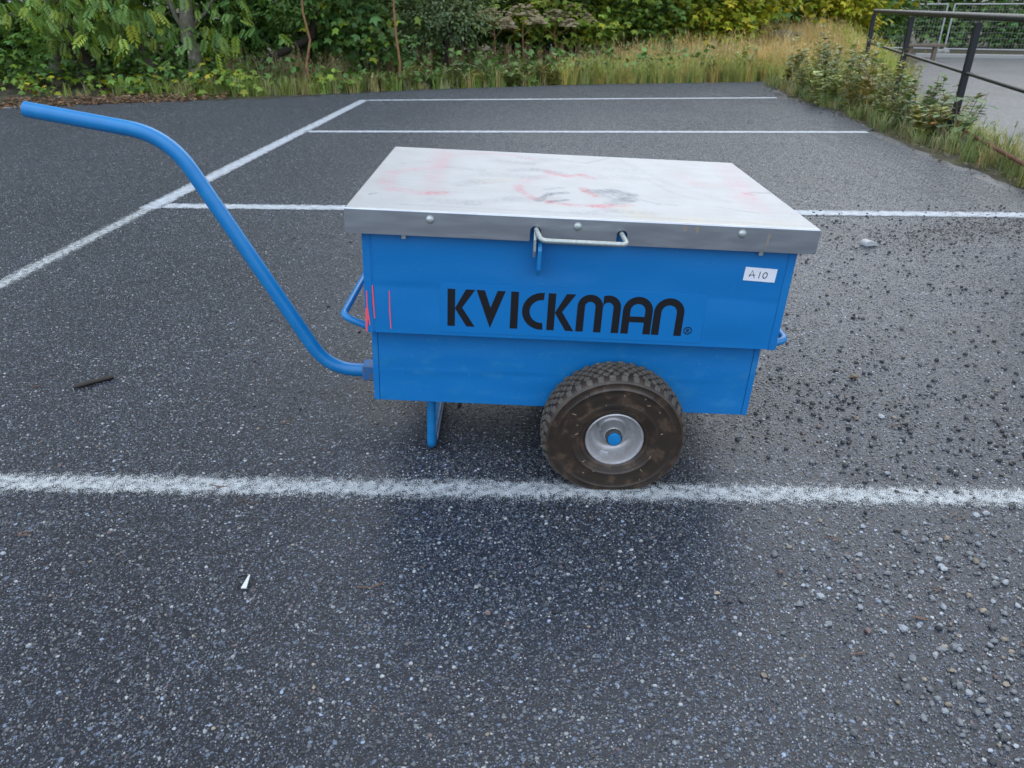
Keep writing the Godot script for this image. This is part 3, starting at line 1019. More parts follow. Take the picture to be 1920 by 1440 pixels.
func build_lettering(cart: Node3D, face_z: float) -> void:
	var h := 0.0805
	var base := -0.2402
	var st := 0.0152
	var glyphs := []
	for x in [-0.2590, -0.0548]:
		var w := 0.056
		glyphs.append([poly([[x, 0], [x, h], [x + st, h], [x + st, 0]]), poly([[x + st, h * 0.485], [x + w * 0.66, h], [x + w * 0.99, h], [x + st + w * 0.26, h * 0.51], [x + w, 0], [x + w * 0.70, 0]])])
		if x < -0.2:
			var v0 := -0.2005
			glyphs.append([poly([[v0, h], [v0 + 0.0165, h], [v0 + 0.0290, h * 0.54], [v0 + 0.0425, h], [v0 + 0.0585, h], [v0 + 0.0290, -0.001]])])
			glyphs.append([poly([[-0.1305, 0], [-0.1305, h], [-0.1150, h], [-0.1150, 0]])])
			var cc := Vector2(-0.0665, h / 2)
			var ro := h * 0.5
			glyphs.append([ring_poly(cc, ro, ro - st, PI * 0.47, PI * 1.53, 26)])
	# M: two arches sharing the middle stem
	var m0 := 0.0055
	var m1 := 0.0942
	var mid := (m0 + m1) / 2.0
	glyphs.append(arch(m0, mid + st / 2.0, st, h + 0.001, [true, true]) + [m_right(mid, m1, st, h + 0.001)])
	var a0 := 0.0990
	var a1 := 0.1600
	glyphs.append(arch(a0, a1, st, h + 0.001, [true, true]) + [poly([[a0 + st, 0.026], [a0 + st, 0.0385], [a1 - st, 0.0385], [a1 - st, 0.026]])])
	glyphs.append(arch(0.1625, 0.2245, st, h + 0.001, [true, true]))
	for g in glyphs:
		var mb := MB.new()
		for p in g:
			mb.prism(p, 0.0, 0.0005, Transform3D(Basis(), L(0, base, face_z)))
		obj("letter", mb, M.black, cart)
	# registered mark
	var mb := MB.new()
	var rc := Vector2(0.2375, 0.0125)
	mb.prism(ring_poly(rc, 0.0086, 0.0070, 0.0, PI, 20), 0.0, 0.0005, Transform3D(Basis(), L(0, base, face_z)))
	mb.prism(ring_poly(rc, 0.0086, 0.0070, PI, TAU, 20), 0.0, 0.0005, Transform3D(Basis(), L(0, base, face_z)))
	var R0 := rc + Vector2(-0.0030, -0.0042)
	mb.prism(poly([[R0.x, R0.y], [R0.x, R0.y + 0.0084], [R0.x + 0.0018, R0.y + 0.0084], [R0.x + 0.0018, R0.y]]), 0.0, 0.0005, Transform3D(Basis(), L(0, base, face_z)))
	mb.prism(ring_poly(R0 + Vector2(0.0030, 0.0059), 0.0025, 0.0010, -PI / 2, PI / 2, 10), 0.0, 0.0005, Transform3D(Basis(), L(0, base, face_z)))
	mb.prism(poly([[R0.x + 0.0018, R0.y + 0.0069], [R0.x + 0.0018, R0.y + 0.0084], [R0.x + 0.0030, R0.y + 0.0084], [R0.x + 0.0030, R0.y + 0.0069]]), 0.0, 0.0005, Transform3D(Basis(), L(0, base, face_z)))
	mb.prism(poly([[R0.x + 0.0018, R0.y + 0.0034], [R0.x + 0.0018, R0.y + 0.0049], [R0.x + 0.0030, R0.y + 0.0049], [R0.x + 0.0030, R0.y + 0.0034]]), 0.0, 0.0005, Transform3D(Basis(), L(0, base, face_z)))
	mb.prism(poly([[R0.x + 0.0024, R0.y + 0.0034], [R0.x + 0.0042, R0.y + 0.0034], [R0.x + 0.0064, R0.y], [R0.x + 0.0044, R0.y]]), 0.0, 0.0005, Transform3D(Basis(), L(0, base, face_z)))
	obj("registered_mark", mb, M.black, cart)

func m_right(mid: float, x1: float, st: float, h: float) -> PackedVector2Array:
	# right half of the M, butting against the middle stem
	var x0 := mid - st / 2.0
	var r := (x1 - x0) / 2.0
	var cx := (x0 + x1) / 2.0
	var xs := mid + st / 2.0
	var pts := PackedVector2Array()
	var a_in := acos(clampf((xs - cx) / r, -1, 1))
	for k in 19:
		var a := a_in * (1.0 - k / 18.0)
		pts.append(Vector2(cx + cos(a) * r, h - r + sin(a) * r))
	pts.append(Vector2(x1, 0))
	pts.append(Vector2(x1 - st, 0))
	for k in 19:
		var a := PI * k / 18.0
		pts.append(Vector2(cx + cos(a) * (r - st) + (0.0004 if k == 18 else 0.0), h - r + sin(a) * (r - st)))
	pts.append(Vector2(xs, h - r))
	return pts

func flat_stroke(pts: Array, w: float) -> PackedVector2Array:
	var a := PackedVector2Array()
	var b := PackedVector2Array()
	for k in pts.size():
		var d: Vector2 = (pts[mini(k + 1, pts.size() - 1)] - pts[maxi(k - 1, 0)]).normalized()
		var ww := w * (0.75 if k == 0 or k == pts.size() - 1 else 1.0)
		a.append(pts[k] + Vector2(-d.y, d.x) * ww * 0.5)
		b.insert(0, pts[k] - Vector2(-d.y, d.x) * ww * 0.5)
	a.append_array(b)
	return a

func build_cart() -> void:
	var cart := thing("tool_cart", "blue two-wheeled tool cart with silver lid and long bent handle", "cart", Vector3(0.0465, -0.0033, -0.0585))
	cart.rotation_degrees = Vector3(0.057, 2.109, -2.892)
	var mb := MB.new()
	# upper body: front and back panels set a hair proud between the corner strips
	var zf := -0.018
	var zb := -0.639
	mb.box(L(0, -0.1435, (zf + zb) / 2), Vector3(0.8564, 0.241, zf - zb - 0.003), 0.002)
	obj("upper_body", mb, M.blue, cart)
	for s in [[zf - 0.0015, 1], [zb + 0.0015, -1]]:
		mb = MB.new()
		mb.box(L(0.0015, -0.1432, s[0] + 0.0004 * s[1]), Vector3(0.8195, 0.2400, 0.0022), 0.0007)
		obj("body_panel", mb, M.panel_up, cart)
		for sx in [-1, 1]:
			mb = MB.new()
			mb.box(L(sx * 0.42025 + (0.0 if sx > 0 else 0.0007), -0.1437, s[0] + 0.0002 * s[1]), Vector3(0.0155, 0.2408, 0.0020), 0.0007)
			obj("corner_strip", mb, M.blue, cart)
	# lower body
	mb = MB.new()
	mb.box(L(-0.007, -0.3500, -0.3285), Vector3(0.8290, 0.174, 0.564), 0.002)
	obj("lower_body", mb, M.blue_dusty, cart)
	mb = MB.new()
	mb.box(L(-0.007, -0.3502, -0.0450), Vector3(0.8020, 0.1725, 0.0024), 0.0007)
	obj("body_panel", mb, M.panel_low, cart)
	for sx in [-1, 1]:
		mb = MB.new()
		mb.box(L(-0.007 + sx * 0.4085, -0.3503, -0.0453), Vector3(0.0122, 0.1730, 0.0020), 0.0007)
		obj("corner_strip", mb, M.blue_dusty, cart)
	# --- lid
	var lid := Node3D.new()
	lid.name = "lid"
	cart.add_child(lid, true)
	mb = MB.new()
	var hx := 0.455
	var D := 0.657
	var b := 0.0035
	# sheet, slightly dished, with a rolled edge
	var nx := 28
	var nz := 20
	var grid := []
	for j in nz + 1:
		for i in nx + 1:
			var u := float(i) / nx
			var w := float(j) / nz
			var x := lerpf(-hx + b, hx - b, u)
			var z := lerpf(-b, -D + b, w)
			var dish := -0.0022 * sin(PI * u) * sin(PI * w) + 0.0006 * sin(u * 17.0 + w * 5.0) * sin(w * 11.0) * sin(PI * u) * sin(PI * w)
			grid.append(mb.vert(L(x, dish, z), Vector3(-0.007 * cos(PI * u) * -1.0 * sin(PI * w) * 0.9, 1, 0).normalized(), Vector2(u, 1.0 - w)))
	for j in nz:
		for i in nx:
			var q := j * (nx + 1) + i
			mb.quad(grid[q], grid[q + 1], grid[q + nx + 2], grid[q + nx + 1])
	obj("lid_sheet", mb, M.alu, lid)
	mb = MB.new()
	# rolled edges round all four sides
	for k in 4:
		var steps := 5
		for s in steps:
			var a0 := PI / 2 * s / steps
			var a1 := PI / 2 * (s + 1) / steps
			var q := []
			var nn := []
			for a in [a0, a1]:
				for e in [-1.0, 1.0]:
					var o := Vector3.ZERO
					var nrm := Vector3.ZERO
					var out := sin(a) * b
					var y := -b + cos(a) * b
					match k:
						0:
							o = L(e * (hx - b + out), y, -b + out)
							nrm = Vector3(0, cos(a), sin(a))
						1:
							o = L(e * (hx - b + out), y, -D + b - out)
							nrm = Vector3(0, cos(a), -sin(a))
						2:
							o = L(-hx + b - out, y, -D / 2 + e * (D / 2 - b + out))
							nrm = Vector3(-sin(a), cos(a), 0)
						3:
							o = L(hx - b + out, y, -D / 2 + e * (D / 2 - b + out))
							nrm = Vector3(sin(a), cos(a), 0)
					q.append(mb.vert(o, nrm, Vector2(0.5, 0.02)))
			mb.quad(q[0], q[1], q[3], q[2])
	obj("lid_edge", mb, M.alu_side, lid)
	# front skirt with two slots for the lid handle
	mb = MB.new()
	var hs := -0.0492
	var sk := PackedVector2Array([Vector2(-hx, -b), Vector2(-hx, hs + 0.004), Vector2(-hx + 0.004, hs)])
	for sl in [[-0.1005, -0.0795, false], [0.066, 0.0865, true]]:
		var r: float = (sl[1] - sl[0]) / 2
		var cx: float = (sl[1] + sl[0]) / 2
		sk.append(Vector2(sl[0] - 0.002, hs))
		sk.append(Vector2(sl[0], hs + 0.002))
		for k in 11:
			var a := PI - PI * k / 10.0
			sk.append(Vector2(cx + cos(a) * r, -0.0290 + sin(a) * r * 0.9 ))
		sk.append(Vector2(sl[1], hs + 0.002))
		sk.append(Vector2(sl[1] + 0.002, hs))
	sk.append_array(PackedVector2Array([Vector2(hx - 0.006, hs), Vector2(hx, hs + 0.008), Vector2(hx, -b)]))
	mb.prism(sk, -0.0016, 0.0, Transform3D(Basis(), L(0, 0, 0)))
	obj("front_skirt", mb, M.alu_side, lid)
	mb = MB.new()
	mb.box(L(0, (hs - b) / 2, -D + 0.0008), Vector3(2 * hx, -hs - b, 0.0016))
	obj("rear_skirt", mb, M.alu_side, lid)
	for sx in [-1, 1]:
		mb = MB.new()
		mb.box(L(sx * (hx - 0.0008), (hs - b) / 2, -D / 2), Vector3(0.0016, -hs - b, D - 0.0034))
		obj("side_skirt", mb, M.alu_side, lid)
	for x in [-0.292, -0.010, 0.306]:
		mb = MB.new()
		mb.lathe([Vector2(0.0082, -0.001), Vector2(0.0082, 0.0010), Vector2(0.0074, 0.0034), Vector2(0.0054, 0.0054), Vector2(0.0030, 0.0064), Vector2(0.0, 0.0067)], 20, 60.0, Transform3D(Basis(), L(x, -0.0155 if x > 0.1 else -0.0165, 0.0)))
		obj("rivet", mb, M.zinc, lid)
	for x in [-0.344, 0.352]:
		mb = MB.new()
		mb.box(L(x, -0.0495, -0.0075), Vector3(0.0085, 0.018, 0.0028), 0.0006)
		obj("clip", mb, M.zinc, lid)
	# bail handle of zinc rod
	mb = MB.new()
	var hp := fillet([L(-0.0890, -0.026, -0.010), L(-0.0885, -0.0255, 0.006), L(-0.0800, -0.0335, 0.047), L(0.0815, -0.0340, 0.047), L(0.0755, -0.0265, 0.004), L(0.0750, -0.027, -0.010)], 0.013, 7)
	mb.tube(hp, [0.0048], 12)
	obj("lid_handle", mb, M.zinc, lid)
	# padlock plates, edge-on: zinc on the lid, blue on the body
	mb = MB.new()
	mb.prism(poly([[-0.016, -0.028], [0.006, -0.028], [0.018, -0.040], [0.020, -0.062], [0.012, -0.076], [0.002, -0.078], [-0.010, -0.066]]), -0.0022, 0.0022, Transform3D(Basis(Vector3(0, 0, 1), Vector3.UP, Vector3(-1, 0, 0)), L(-0.0905, 0, 0.004)))
	obj("hasp_plate", mb, M.zinc, lid)
	mb = MB.new()
	mb.prism(poly([[-0.019, -0.052], [0.024, -0.052], [0.028, -0.060], [0.026, -0.098], [0.018, -0.112], [-0.019, -0.118]]), -0.0035, 0.0035, Transform3D(Basis(Vector3(0, 0, 1), Vector3.UP, Vector3(-1, 0, 0)), L(-0.0805, 0, 0.0)))
	obj("staple_plate", mb, M.tube_blue, cart)
	# brown rust drips on the front skirt
	for p in [[0.196, -0.006, 0.012], [0.219, -0.006, 0.014], [0.3575, -0.014, 0.030]]:
		mb = MB.new()
		var wd := 0.005 if p[0] > 0.3 else 0.006
		mb.prism(poly([[p[0] - wd * (0.3 if p[0] > 0.3 else 1.0), p[1]], [p[0] + wd * 0.8, p[1] + 0.0005], [p[0] + wd * 0.4, p[1] - p[2] * 0.5], [p[0] - wd * 0.1, p[1] - p[2]], [p[0] - wd * 0.6, p[1] - p[2] * 0.7]]), 0.0, 0.0003, Transform3D(Basis(), L(0, 0, 0.0)))
		obj("rust_stain", mb, mat("rust_stain", lin(0.24, 0.20, 0.16), 0.7), lid)
	# --- decal and writing
	var front := zf + 0.0004 + 0.0001
	mb = MB.new()
	mb.box(L(-0.004, -0.2015, front + 0.0001), Vector3(0.540, 0.106, 0.0005), 0.0001)
	obj("decal_film", mb, M.film, cart)
	build_lettering(cart, front + 0.0004)
	mb = MB.new()
	var lt := Transform3D(Basis(Vector3(0, 0, 1), -0.038), L(0.3628, -0.1008, front))
	mb.box(Vector3(0, 0, 0.0003), Vector3(0.0640, 0.0278, 0.0006), 0.0001, lt)
	obj("paper_label", mb, M.paper, cart)
	for g in [[[Vector2(-0.0215, -0.0062), Vector2(-0.0170, 0.0080), Vector2(-0.0105, -0.0078)]], [[Vector2(-0.0225, -0.0022), Vector2(-0.0095, -0.0012)]], [[Vector2(-0.0010, 0.0066), Vector2(-0.0018, -0.0078)]]]:
		mb = MB.new()
		mb.prism(flat_stroke(g[0], 0.0017), 0.0006, 0.0009 + (0.0002 if g[0].size() == 2 else 0.0), lt)
		obj("handwriting", mb, M.ink, cart)
	mb = MB.new()
	for h in [[PI * 0.5, PI * 1.5], [-PI * 0.5, PI * 0.5]]:
		var zero := ring_poly(Vector2.ZERO, 0.0068, 0.0051, h[0], h[1], 12)
		for k in zero.size():
			zero[k] = Vector2(zero[k].x * 0.72 + 0.0098, zero[k].y + zero[k].x * 0.1 - 0.0004)
		mb.prism(zero, 0.0006, 0.0009, lt)
	obj("handwriting", mb, M.ink, cart)
	# pink marker lines by the left corner
	for g in [[[Vector2(-0.4225, -0.172), Vector2(-0.4228, -0.205), Vector2(-0.4222, -0.236)], 0.0026], [[Vector2(-0.4245, -0.210), Vector2(-0.4252, -0.235), Vector2(-0.4262, -0.2615)], 0.0048], [[Vector2(-0.4105, -0.160), Vector2(-0.4098, -0.196), Vector2(-0.4088, -0.232)], 0.0030], [[Vector2(-0.3765, -0.170), Vector2(-0.3770, -0.212), Vector2(-0.3758, -0.2535)], 0.0024], [[Vector2(-0.4225, -0.205), Vector2(-0.4200, -0.236), Vector2(-0.4190, -0.247)], 0.0024]]:
		mb = MB.new()
		mb.prism(flat_stroke(g[0], g[1]), -0.0001, 0.0004 + rr(0, 0.0002), Transform3D(Basis(), L(0, 0, front)))
		obj("marker_line", mb, M.pink, cart)
	# --- carrying handles on both ends
	for s in [-1.0, 1.0]:
		var o := -0.007 if s < 0 else 0.0
		var x0 := -0.4205 if s < 0 else 0.4065
		mb = MB.new()
		mb.tube(fillet([L(x0, -0.292, -0.095), L(x0 + s * 0.072, -0.268 - 0.006 * s, -0.095), L(x0 + s * 0.072, -0.268 - 0.006 * s, -0.560), L(x0, -0.292, -0.560)], 0.024, 7), [0.0078], 12)
		obj("carrying_handle", mb, M.tube_blue, cart)
	# --- tow handle with its socket below the floor
	mb = MB.new()
	var ht := fillet([L(-1.2000, 0.103, -0.30), L(-0.9000, 0.062, -0.30), L(-0.5850, -0.496, -0.30), L(-0.4300, -0.494, -0.30)], 0.085, 10)
	mb.tube(ht, [0.0170], 18)
	obj("tow_handle", mb, M.tube_blue, cart)
	mb = MB.new()
	mb.box(L(-0.335, -0.494, -0.30), Vector3(0.320, 0.042, 0.042), 0.003)
	obj("handle_socket", mb, M.rust, cart)
	mb = MB.new()
	mb.box(L(-0.300, -0.4565, -0.30), Vector3(0.20, 0.036, 0.012), 0.001)
	obj("socket_web", mb, M.blue, cart)
	# --- support leg: a bent flat bar from floor to ground and back up
	mb = MB.new()
	var gl := -0.602 + 0.0115
	var lp := fillet([L(-0.302, -0.436, -0.100), L(-0.302, gl, -0.100), L(-0.302, gl, -0.540), L(-0.302, -0.436, -0.540)], 0.024, 8)
	mb.tube(lp, [0.0102], 14)
	obj("support_leg", mb, M.tube_blue, cart)
	mb = MB.new()
	mb.box(L(-0.2922, gl, -0.320), Vector3(0.0030, 0.0125, 0.350), 0.001)
	var wl := obj("worn_strip", mb, M.worn_blue, cart)
	wl.set_meta("label", "bare scuffed metal along the leg's ground bar")
	# --- axle and wheels
	mb = MB.new()
	mb.tube([L(0.1015, -0.4595, 0.028), L(0.1015, -0.4595, -0.685)], [0.0125], 14)
	obj("axle", mb, M.steel, cart)
	for z in [-0.075, -0.585]:
		mb = MB.new()
		mb.box(L(0.1015, -0.4520, z), Vector3(0.060, 0.034, 0.010), 0.001)
		obj("axle_bracket", mb, M.blue, cart)
	build_wheel(cart, L(0.1030, -0.4580, 0.0090), 1.0)
	build_wheel(cart, L(0.1030, -0.4580, -0.6660), -1.0)

# ---------------------------------------------------------------- plants
func leaf_mesh(kind: String) -> ArrayMesh:
	var mb := MB.new()
	mb.flat = true
	match kind:
		"maple":
			# five-lobed leaf about one unit long, lobes folded down from the ribs
			var tips := [Vector3(-0.36, 0.0, 0.10), Vector3(-0.56, -0.07, 0.52), Vector3(0, -0.10, 1.0), Vector3(0.56, -0.07, 0.52), Vector3(0.36, 0.0, 0.10)]
			var notch := [Vector3(-0.32, 0.03, 0.26), Vector3(-0.19, 0.02, 0.58), Vector3(0.19, 0.02, 0.58), Vector3(0.32, 0.03, 0.26)]
			var c := Vector3(0, 0.04, 0.22)
			var base := Vector3(0, 0, 0)
			var ring := [base, tips[0], notch[0], tips[1], notch[1], tips[2], notch[2], tips[3], notch[3], tips[4]]
			for k in ring.size():
				mb.leaf([c, ring[k], ring[(k + 1) % ring.size()]])
		"ash":
			# a feathered leaf: leaflets paired along the stalk
			for k in 6:
				var z := 0.22 + k * 0.135
				for s in [-1.0, 1.0]:
					if k == 5 and s > 0:
						continue
					var l := 0.34 - 0.018 * absf(k - 2)
					var dir := Vector3(s * 0.80, -0.22, 0.62).normalized() if k < 5 else Vector3(0, -0.2, 1)
					var side := dir.cross(Vector3.UP).normalized() * 0.052
					var p := Vector3(0, -0.10 * z * z, z)
					mb.leaf([p, p + dir * l * 0.45 + side, p + dir * l])
					mb.leaf([p, p + dir * l, p + dir * l * 0.45 - side])
			mb.leaf([Vector3(-0.008, 0, 0), Vector3(0.008, 0, 0), Vector3(0, -0.1, 0.95)])
		"oval":
			mb.leaf([Vector3.ZERO, Vector3(-0.27, 0.05, 0.45), Vector3(0, -0.05, 1.0)])
			mb.leaf([Vector3.ZERO, Vector3(0, -0.05, 1.0), Vector3(0.27, 0.05, 0.45)])
		"lance":
			mb.leaf([Vector3.ZERO, Vector3(-0.12, 0.03, 0.4), Vector3(0, -0.16, 1.0)])
			mb.leaf([Vector3.ZERO, Vector3(0, -0.16, 1.0), Vector3(0.12, 0.03, 0.4)])
	return mb.mesh(M.leaf)

var leaves := {}
var lot := PackedVector2Array()

func tone(c: Color, vary := 0.35) -> Color:
	var f := 1.0 + rr(-vary, vary)
	var w := rr(-0.12, 0.16)
	return Color(c.r * f * (1.0 + w), c.g * f, c.b * f * (1.0 - w), 1.0)

func sprays(kind: String, blobs: Array, size: float, c: Color, c2: Color, mix: float, droop := 0.25) -> Array:
	# blobs: [centre, radii, number of sprays, leaves in each]; each spray is a twig's worth of leaves facing about one way
	var xf := []
	var cols := []
	for b in blobs:
		for k in int(b[2]):
			var d := Vector3(rng.randfn(), rng.randfn(), rng.randfn()).normalized() * pow(rng.randf(), 0.45)
			var p: Vector3 = b[0] + d * b[1]
			if p.y < 0.05:
				p.y = rr(0.05, 0.3)
			var out := Vector3(d.x, d.y * 0.4 - droop, d.z).normalized()
			var cc := c2 if rng.randf() < mix else c
			cc = tone(cc, 0.25)
			for j in int(b[3]):
				var o := p + Vector3(rng.randfn(), rng.randfn() * 0.5, rng.randfn()) * size * 1.5
				var f := (out + Vector3(rr(-0.8, 0.8), rr(-0.5, 0.35), rr(-0.8, 0.8))).normalized()
				var up := (Vector3.UP + Vector3(rr(-0.5, 0.5), 0, rr(-0.5, 0.5))).normalized()
				var x := up.cross(f).normalized()
				var s := size * rr(0.65, 1.25)
				xf.append(Transform3D(Basis(x, f.cross(x), f) * Basis.from_scale(Vector3(s, s, s)), o))
				cols.append(tone(cc, 0.18))
	return [xf, cols]

func limb(a: Vector3, b: Vector3, r0: float, r1: float, bend := 0.08, n := 6) -> Array:
	var path := []
	var rad := []
	var l := a.distance_to(b)
	for k in n + 1:
		var t := float(k) / n
		var p := a.lerp(b, t)
		if k > 0 and k < n:
			p += Vector3(rng.randfn(), rng.randfn() * 0.3, rng.randfn()) * l * bend * 0.4
		path.append(p)
		rad.append(lerpf(r0, r1, t) * (1.22 if k == 0 else 1.0))
	return [path, rad]

func tree(called: String, label: String, at: Vector3, limbs: Array, bark: Material, kind: String, blobs: Array, size: float, c: Color, c2: Color, mix: float, group := "", category := "tree", droop := 0.25) -> Node3D:
	var t := thing(called, label, category, at, group)
	var mb := MB.new()
	for l in limbs:
		var q := limb(l[0], l[1], l[2], l[3])
		mb.tube(q[0], q[1], 9, true)
	obj("trunk" if category == "tree" else "stems", mb, bark, t)
	var s := sprays(kind, blobs, size, c, c2, mix, droop)
	many("crown", leaves[kind], s[0], s[1], t)
	return t

func build_trees() -> void:
	for k in ["maple", "ash", "oval", "lance"]:
		leaves[k] = leaf_mesh(k)
	rng.seed = 100
	var green := Color(0.135, 0.265, 0.055)
	var deep := Color(0.105, 0.210, 0.046)
	var lime := Color(0.24, 0.33, 0.035)
	var gold := Color(0.46, 0.44, 0.035)
	var sage := Color(0.165, 0.240, 0.110)
	var V := func(x, y, z): return Vector3(x, y, z)
	tree("ash_tree", "ash tree with straight grey trunk standing right behind the handle's bend", Vector3(-4.36, 0, -8.5), [[V.call(0, -0.05, 0), V.call(-0.03, 0.70, 0), 0.088, 0.075], [V.call(-0.03, 0.68, 0), V.call(-0.05, 2.4, -0.1), 0.074, 0.06], [V.call(-0.03, 0.60, 0), V.call(-0.55, 2.0, -0.1), 0.032, 0.018], [V.call(-0.05, 2.4, -0.1), V.call(0.3, 4.0, -0.4), 0.06, 0.02], [V.call(0.0, 0.62, 0), V.call(0.75, 1.35, 0.3), 0.02, 0.01]], M.bark, "ash",
		[[V.call(-0.62, 0.92, 0.25), V.call(0.36, 0.22, 0.25), 26, 4], [V.call(0.30, 0.48, 0.15), V.call(0.16, 0.13, 0.15), 10, 4], [V.call(0.42, 0.86, 0.2), V.call(0.22, 0.18, 0.25), 16, 4], [V.call(0.1, 1.5, 0.1), V.call(1.2, 0.4, 0.7), 40, 4], [V.call(0, 3.0, -0.3), V.call(1.7, 1.4, 1.4), 260, 5]], 0.21, Color(0.13, 0.24, 0.05), lime, 0.2, "", "tree", 0.55)
	tree("ash_tree", "ash tree with drooping bright feathered leaves at the far left", Vector3(-6.75, 0, -9.4), [[V.call(0, -0.05, 0), V.call(0.1, 2.6, 0.2), 0.07, 0.05], [V.call(0.1, 2.6, 0.2), V.call(0.3, 4.2, 0), 0.05, 0.02], [V.call(0.05, 1.5, 0.1), V.call(1.2, 1.25, 0.9), 0.025, 0.008], [V.call(0.05, 1.8, 0.1), V.call(-0.4, 1.2, 1.1), 0.022, 0.008]], M.bark, "ash",
		[[V.call(1.00, 0.82, 1.0), V.call(0.38, 0.16, 0.25), 30, 4], [V.call(0.30, 0.98, 0.9), V.call(0.5, 0.18, 0.4), 26, 4], [V.call(1.35, 0.98, 0.9), V.call(0.45, 0.14, 0.4), 18, 4], [V.call(-0.4, 0.95, 0.8), V.call(0.5, 0.2, 0.4), 14, 4], [V.call(0.2, 3.1, 0.0), V.call(1.8, 1.5, 1.5), 280, 5]], 0.21, Color(0.15, 0.28, 0.055), lime, 0.3, "", "tree", 0.6)
	tree("maple_tree", "leaning maple with a dark brown trunk near the leaf litter", Vector3(-5.85, 0, -8.75), [[V.call(0, -0.05, 0), V.call(-0.30, 0.95, -0.1), 0.115, 0.095], [V.call(-0.30, 0.93, -0.1), V.call(-0.6, 3.8, -0.5), 0.095, 0.03], [V.call(-0.15, 0.5, 0), V.call(0.6, 1.9, 0.1), 0.03, 0.012]], M.bark_dark, "maple",
		[[V.call(-0.55, 0.46, 0.25), V.call(0.50, 0.26, 0.3), 44, 5], [V.call(0.35, 0.55, -0.35), V.call(0.35, 0.22, 0.2), 22, 5], [V.call(-0.2, 1.2, -0.2), V.call(1.0, 0.35, 0.6), 50, 5], [V.call(-0.3, 2.8, -0.4), V.call(1.7, 1.3, 1.4), 280, 7]], 0.105, green, lime, 0.15)
	tree("young_tree", "thin bare-stemmed grey tree between the dark trunk and the ash", Vector3(-5.45, 0, -9.3), [[V.call(0.18, -0.05, 0), V.call(-0.18, 1.1, 0), 0.042, 0.04], [V.call(-0.18, 1.1, 0), V.call(-0.35, 4.2, 0), 0.04, 0.015], [V.call(0.30, 0.0, 0.25), V.call(-0.05, 0.95, 0.2), 0.016, 0.010], [V.call(-0.05, 0.52, 0.1), V.call(0.60, 0.86, 0.2), 0.014, 0.006], [V.call(0.1, 0.0, 0.3), V.call(0.42, 0.5, 0.3), 0.010, 0.005]], M.bark, "maple",
		[[V.call(0.1, 0.45, -0.3), V.call(0.5, 0.25, 0.2), 12, 4], [V.call(-0.3, 2.8, 0), V.call(1.2, 1.1, 1.0), 150, 6]], 0.10, green, deep, 0.4)
	tree("leaning_tree", "dark crooked tree leaning to the right above dry grass", Vector3(-4.05, 0, -9.15), [[V.call(0, -0.05, 0), V.call(0.35, 0.26, 0), 0.035, 0.045], [V.call(0.33, 0.25, 0), V.call(1.0, 0.56, 0), 0.042, 0.05], [V.call(1.0, 0.56, 0), V.call(2.1, 2.4, 0), 0.045, 0.02], [V.call(0.02, 0.0, 0.1), V.call(0.16, 0.6, 0.1), 0.02, 0.012]], M.bark_dark, "oval",
		[[V.call(0.9, 0.90, 0), V.call(0.7, 0.18, 0.4), 60, 8], [V.call(1.9, 2.4, 0), V.call(1.4, 1.0, 1.0), 130, 10]], 0.07, green, deep, 0.4)
	tree("hawthorn_bush", "dark green leafy bush left of the tall brown stalk", Vector3(-3.35, 0, -9.9), [[V.call(0, -0.05, 0), V.call(-0.2, 1.6, 0), 0.03, 0.015], [V.call(0.1, -0.05, 0), V.call(0.5, 1.5, 0), 0.025, 0.012], [V.call(0.0, -0.05, 0), V.call(0.1, 2.6, 0), 0.03, 0.012]], M.bark_dark, "maple",
		[[V.call(0.1, 0.82, 0.1), V.call(0.75, 0.28, 0.4), 90, 6], [V.call(0.5, 0.52, 0.0), V.call(0.35, 0.2, 0.3), 34, 5], [V.call(0.1, 1.9, 0), V.call(1.2, 0.9, 1.0), 150, 7]], 0.095, Color(0.07, 0.155, 0.04), green, 0.4, "", "bush")
	tree("maple_bush", "mid green maple bush between the two tall brown stalks", Vector3(-2.45, 0, -9.3), [[V.call(0, -0.05, 0), V.call(-0.1, 1.8, 0), 0.03, 0.012], [V.call(0.05, -0.05, 0), V.call(0.4, 1.5, 0.1), 0.022, 0.01]], M.bark_dark, "maple",
		[[V.call(0, 0.76, 0.15), V.call(0.55, 0.32, 0.35), 90, 6], [V.call(0.35, 0.45, 0), V.call(0.35, 0.22, 0.3), 26, 5], [V.call(0, 1.7, 0), V.call(1.0, 0.8, 0.9), 130, 7]], 0.115, Color(0.09, 0.185, 0.042), lime, 0.16, "", "bush")
	tree("rowan_bush", "grey green small-leaved bush behind the far corner of the white lines", Vector3(-1.42, 0, -10.1), [[V.call(0, -0.05, 0), V.call(-0.3, 1.9, 0), 0.03, 0.012], [V.call(0.1, -0.05, 0), V.call(0.6, 1.7, 0), 0.026, 0.01], [V.call(0.0, -0.05, 0.1), V.call(0.15, 2.4, 0), 0.03, 0.012]], M.bark_dark, "oval",
		[[V.call(0.0, 0.80, 0.15), V.call(0.78, 0.34, 0.5), 260, 12], [V.call(-0.35, 0.45, 0), V.call(0.5, 0.2, 0.4), 60, 10], [V.call(0.0, 1.6, 0), V.call(1.3, 0.8, 1.0), 240, 12]], 0.058, sage, Color(0.17, 0.23, 0.10), 0.35, "", "bush")
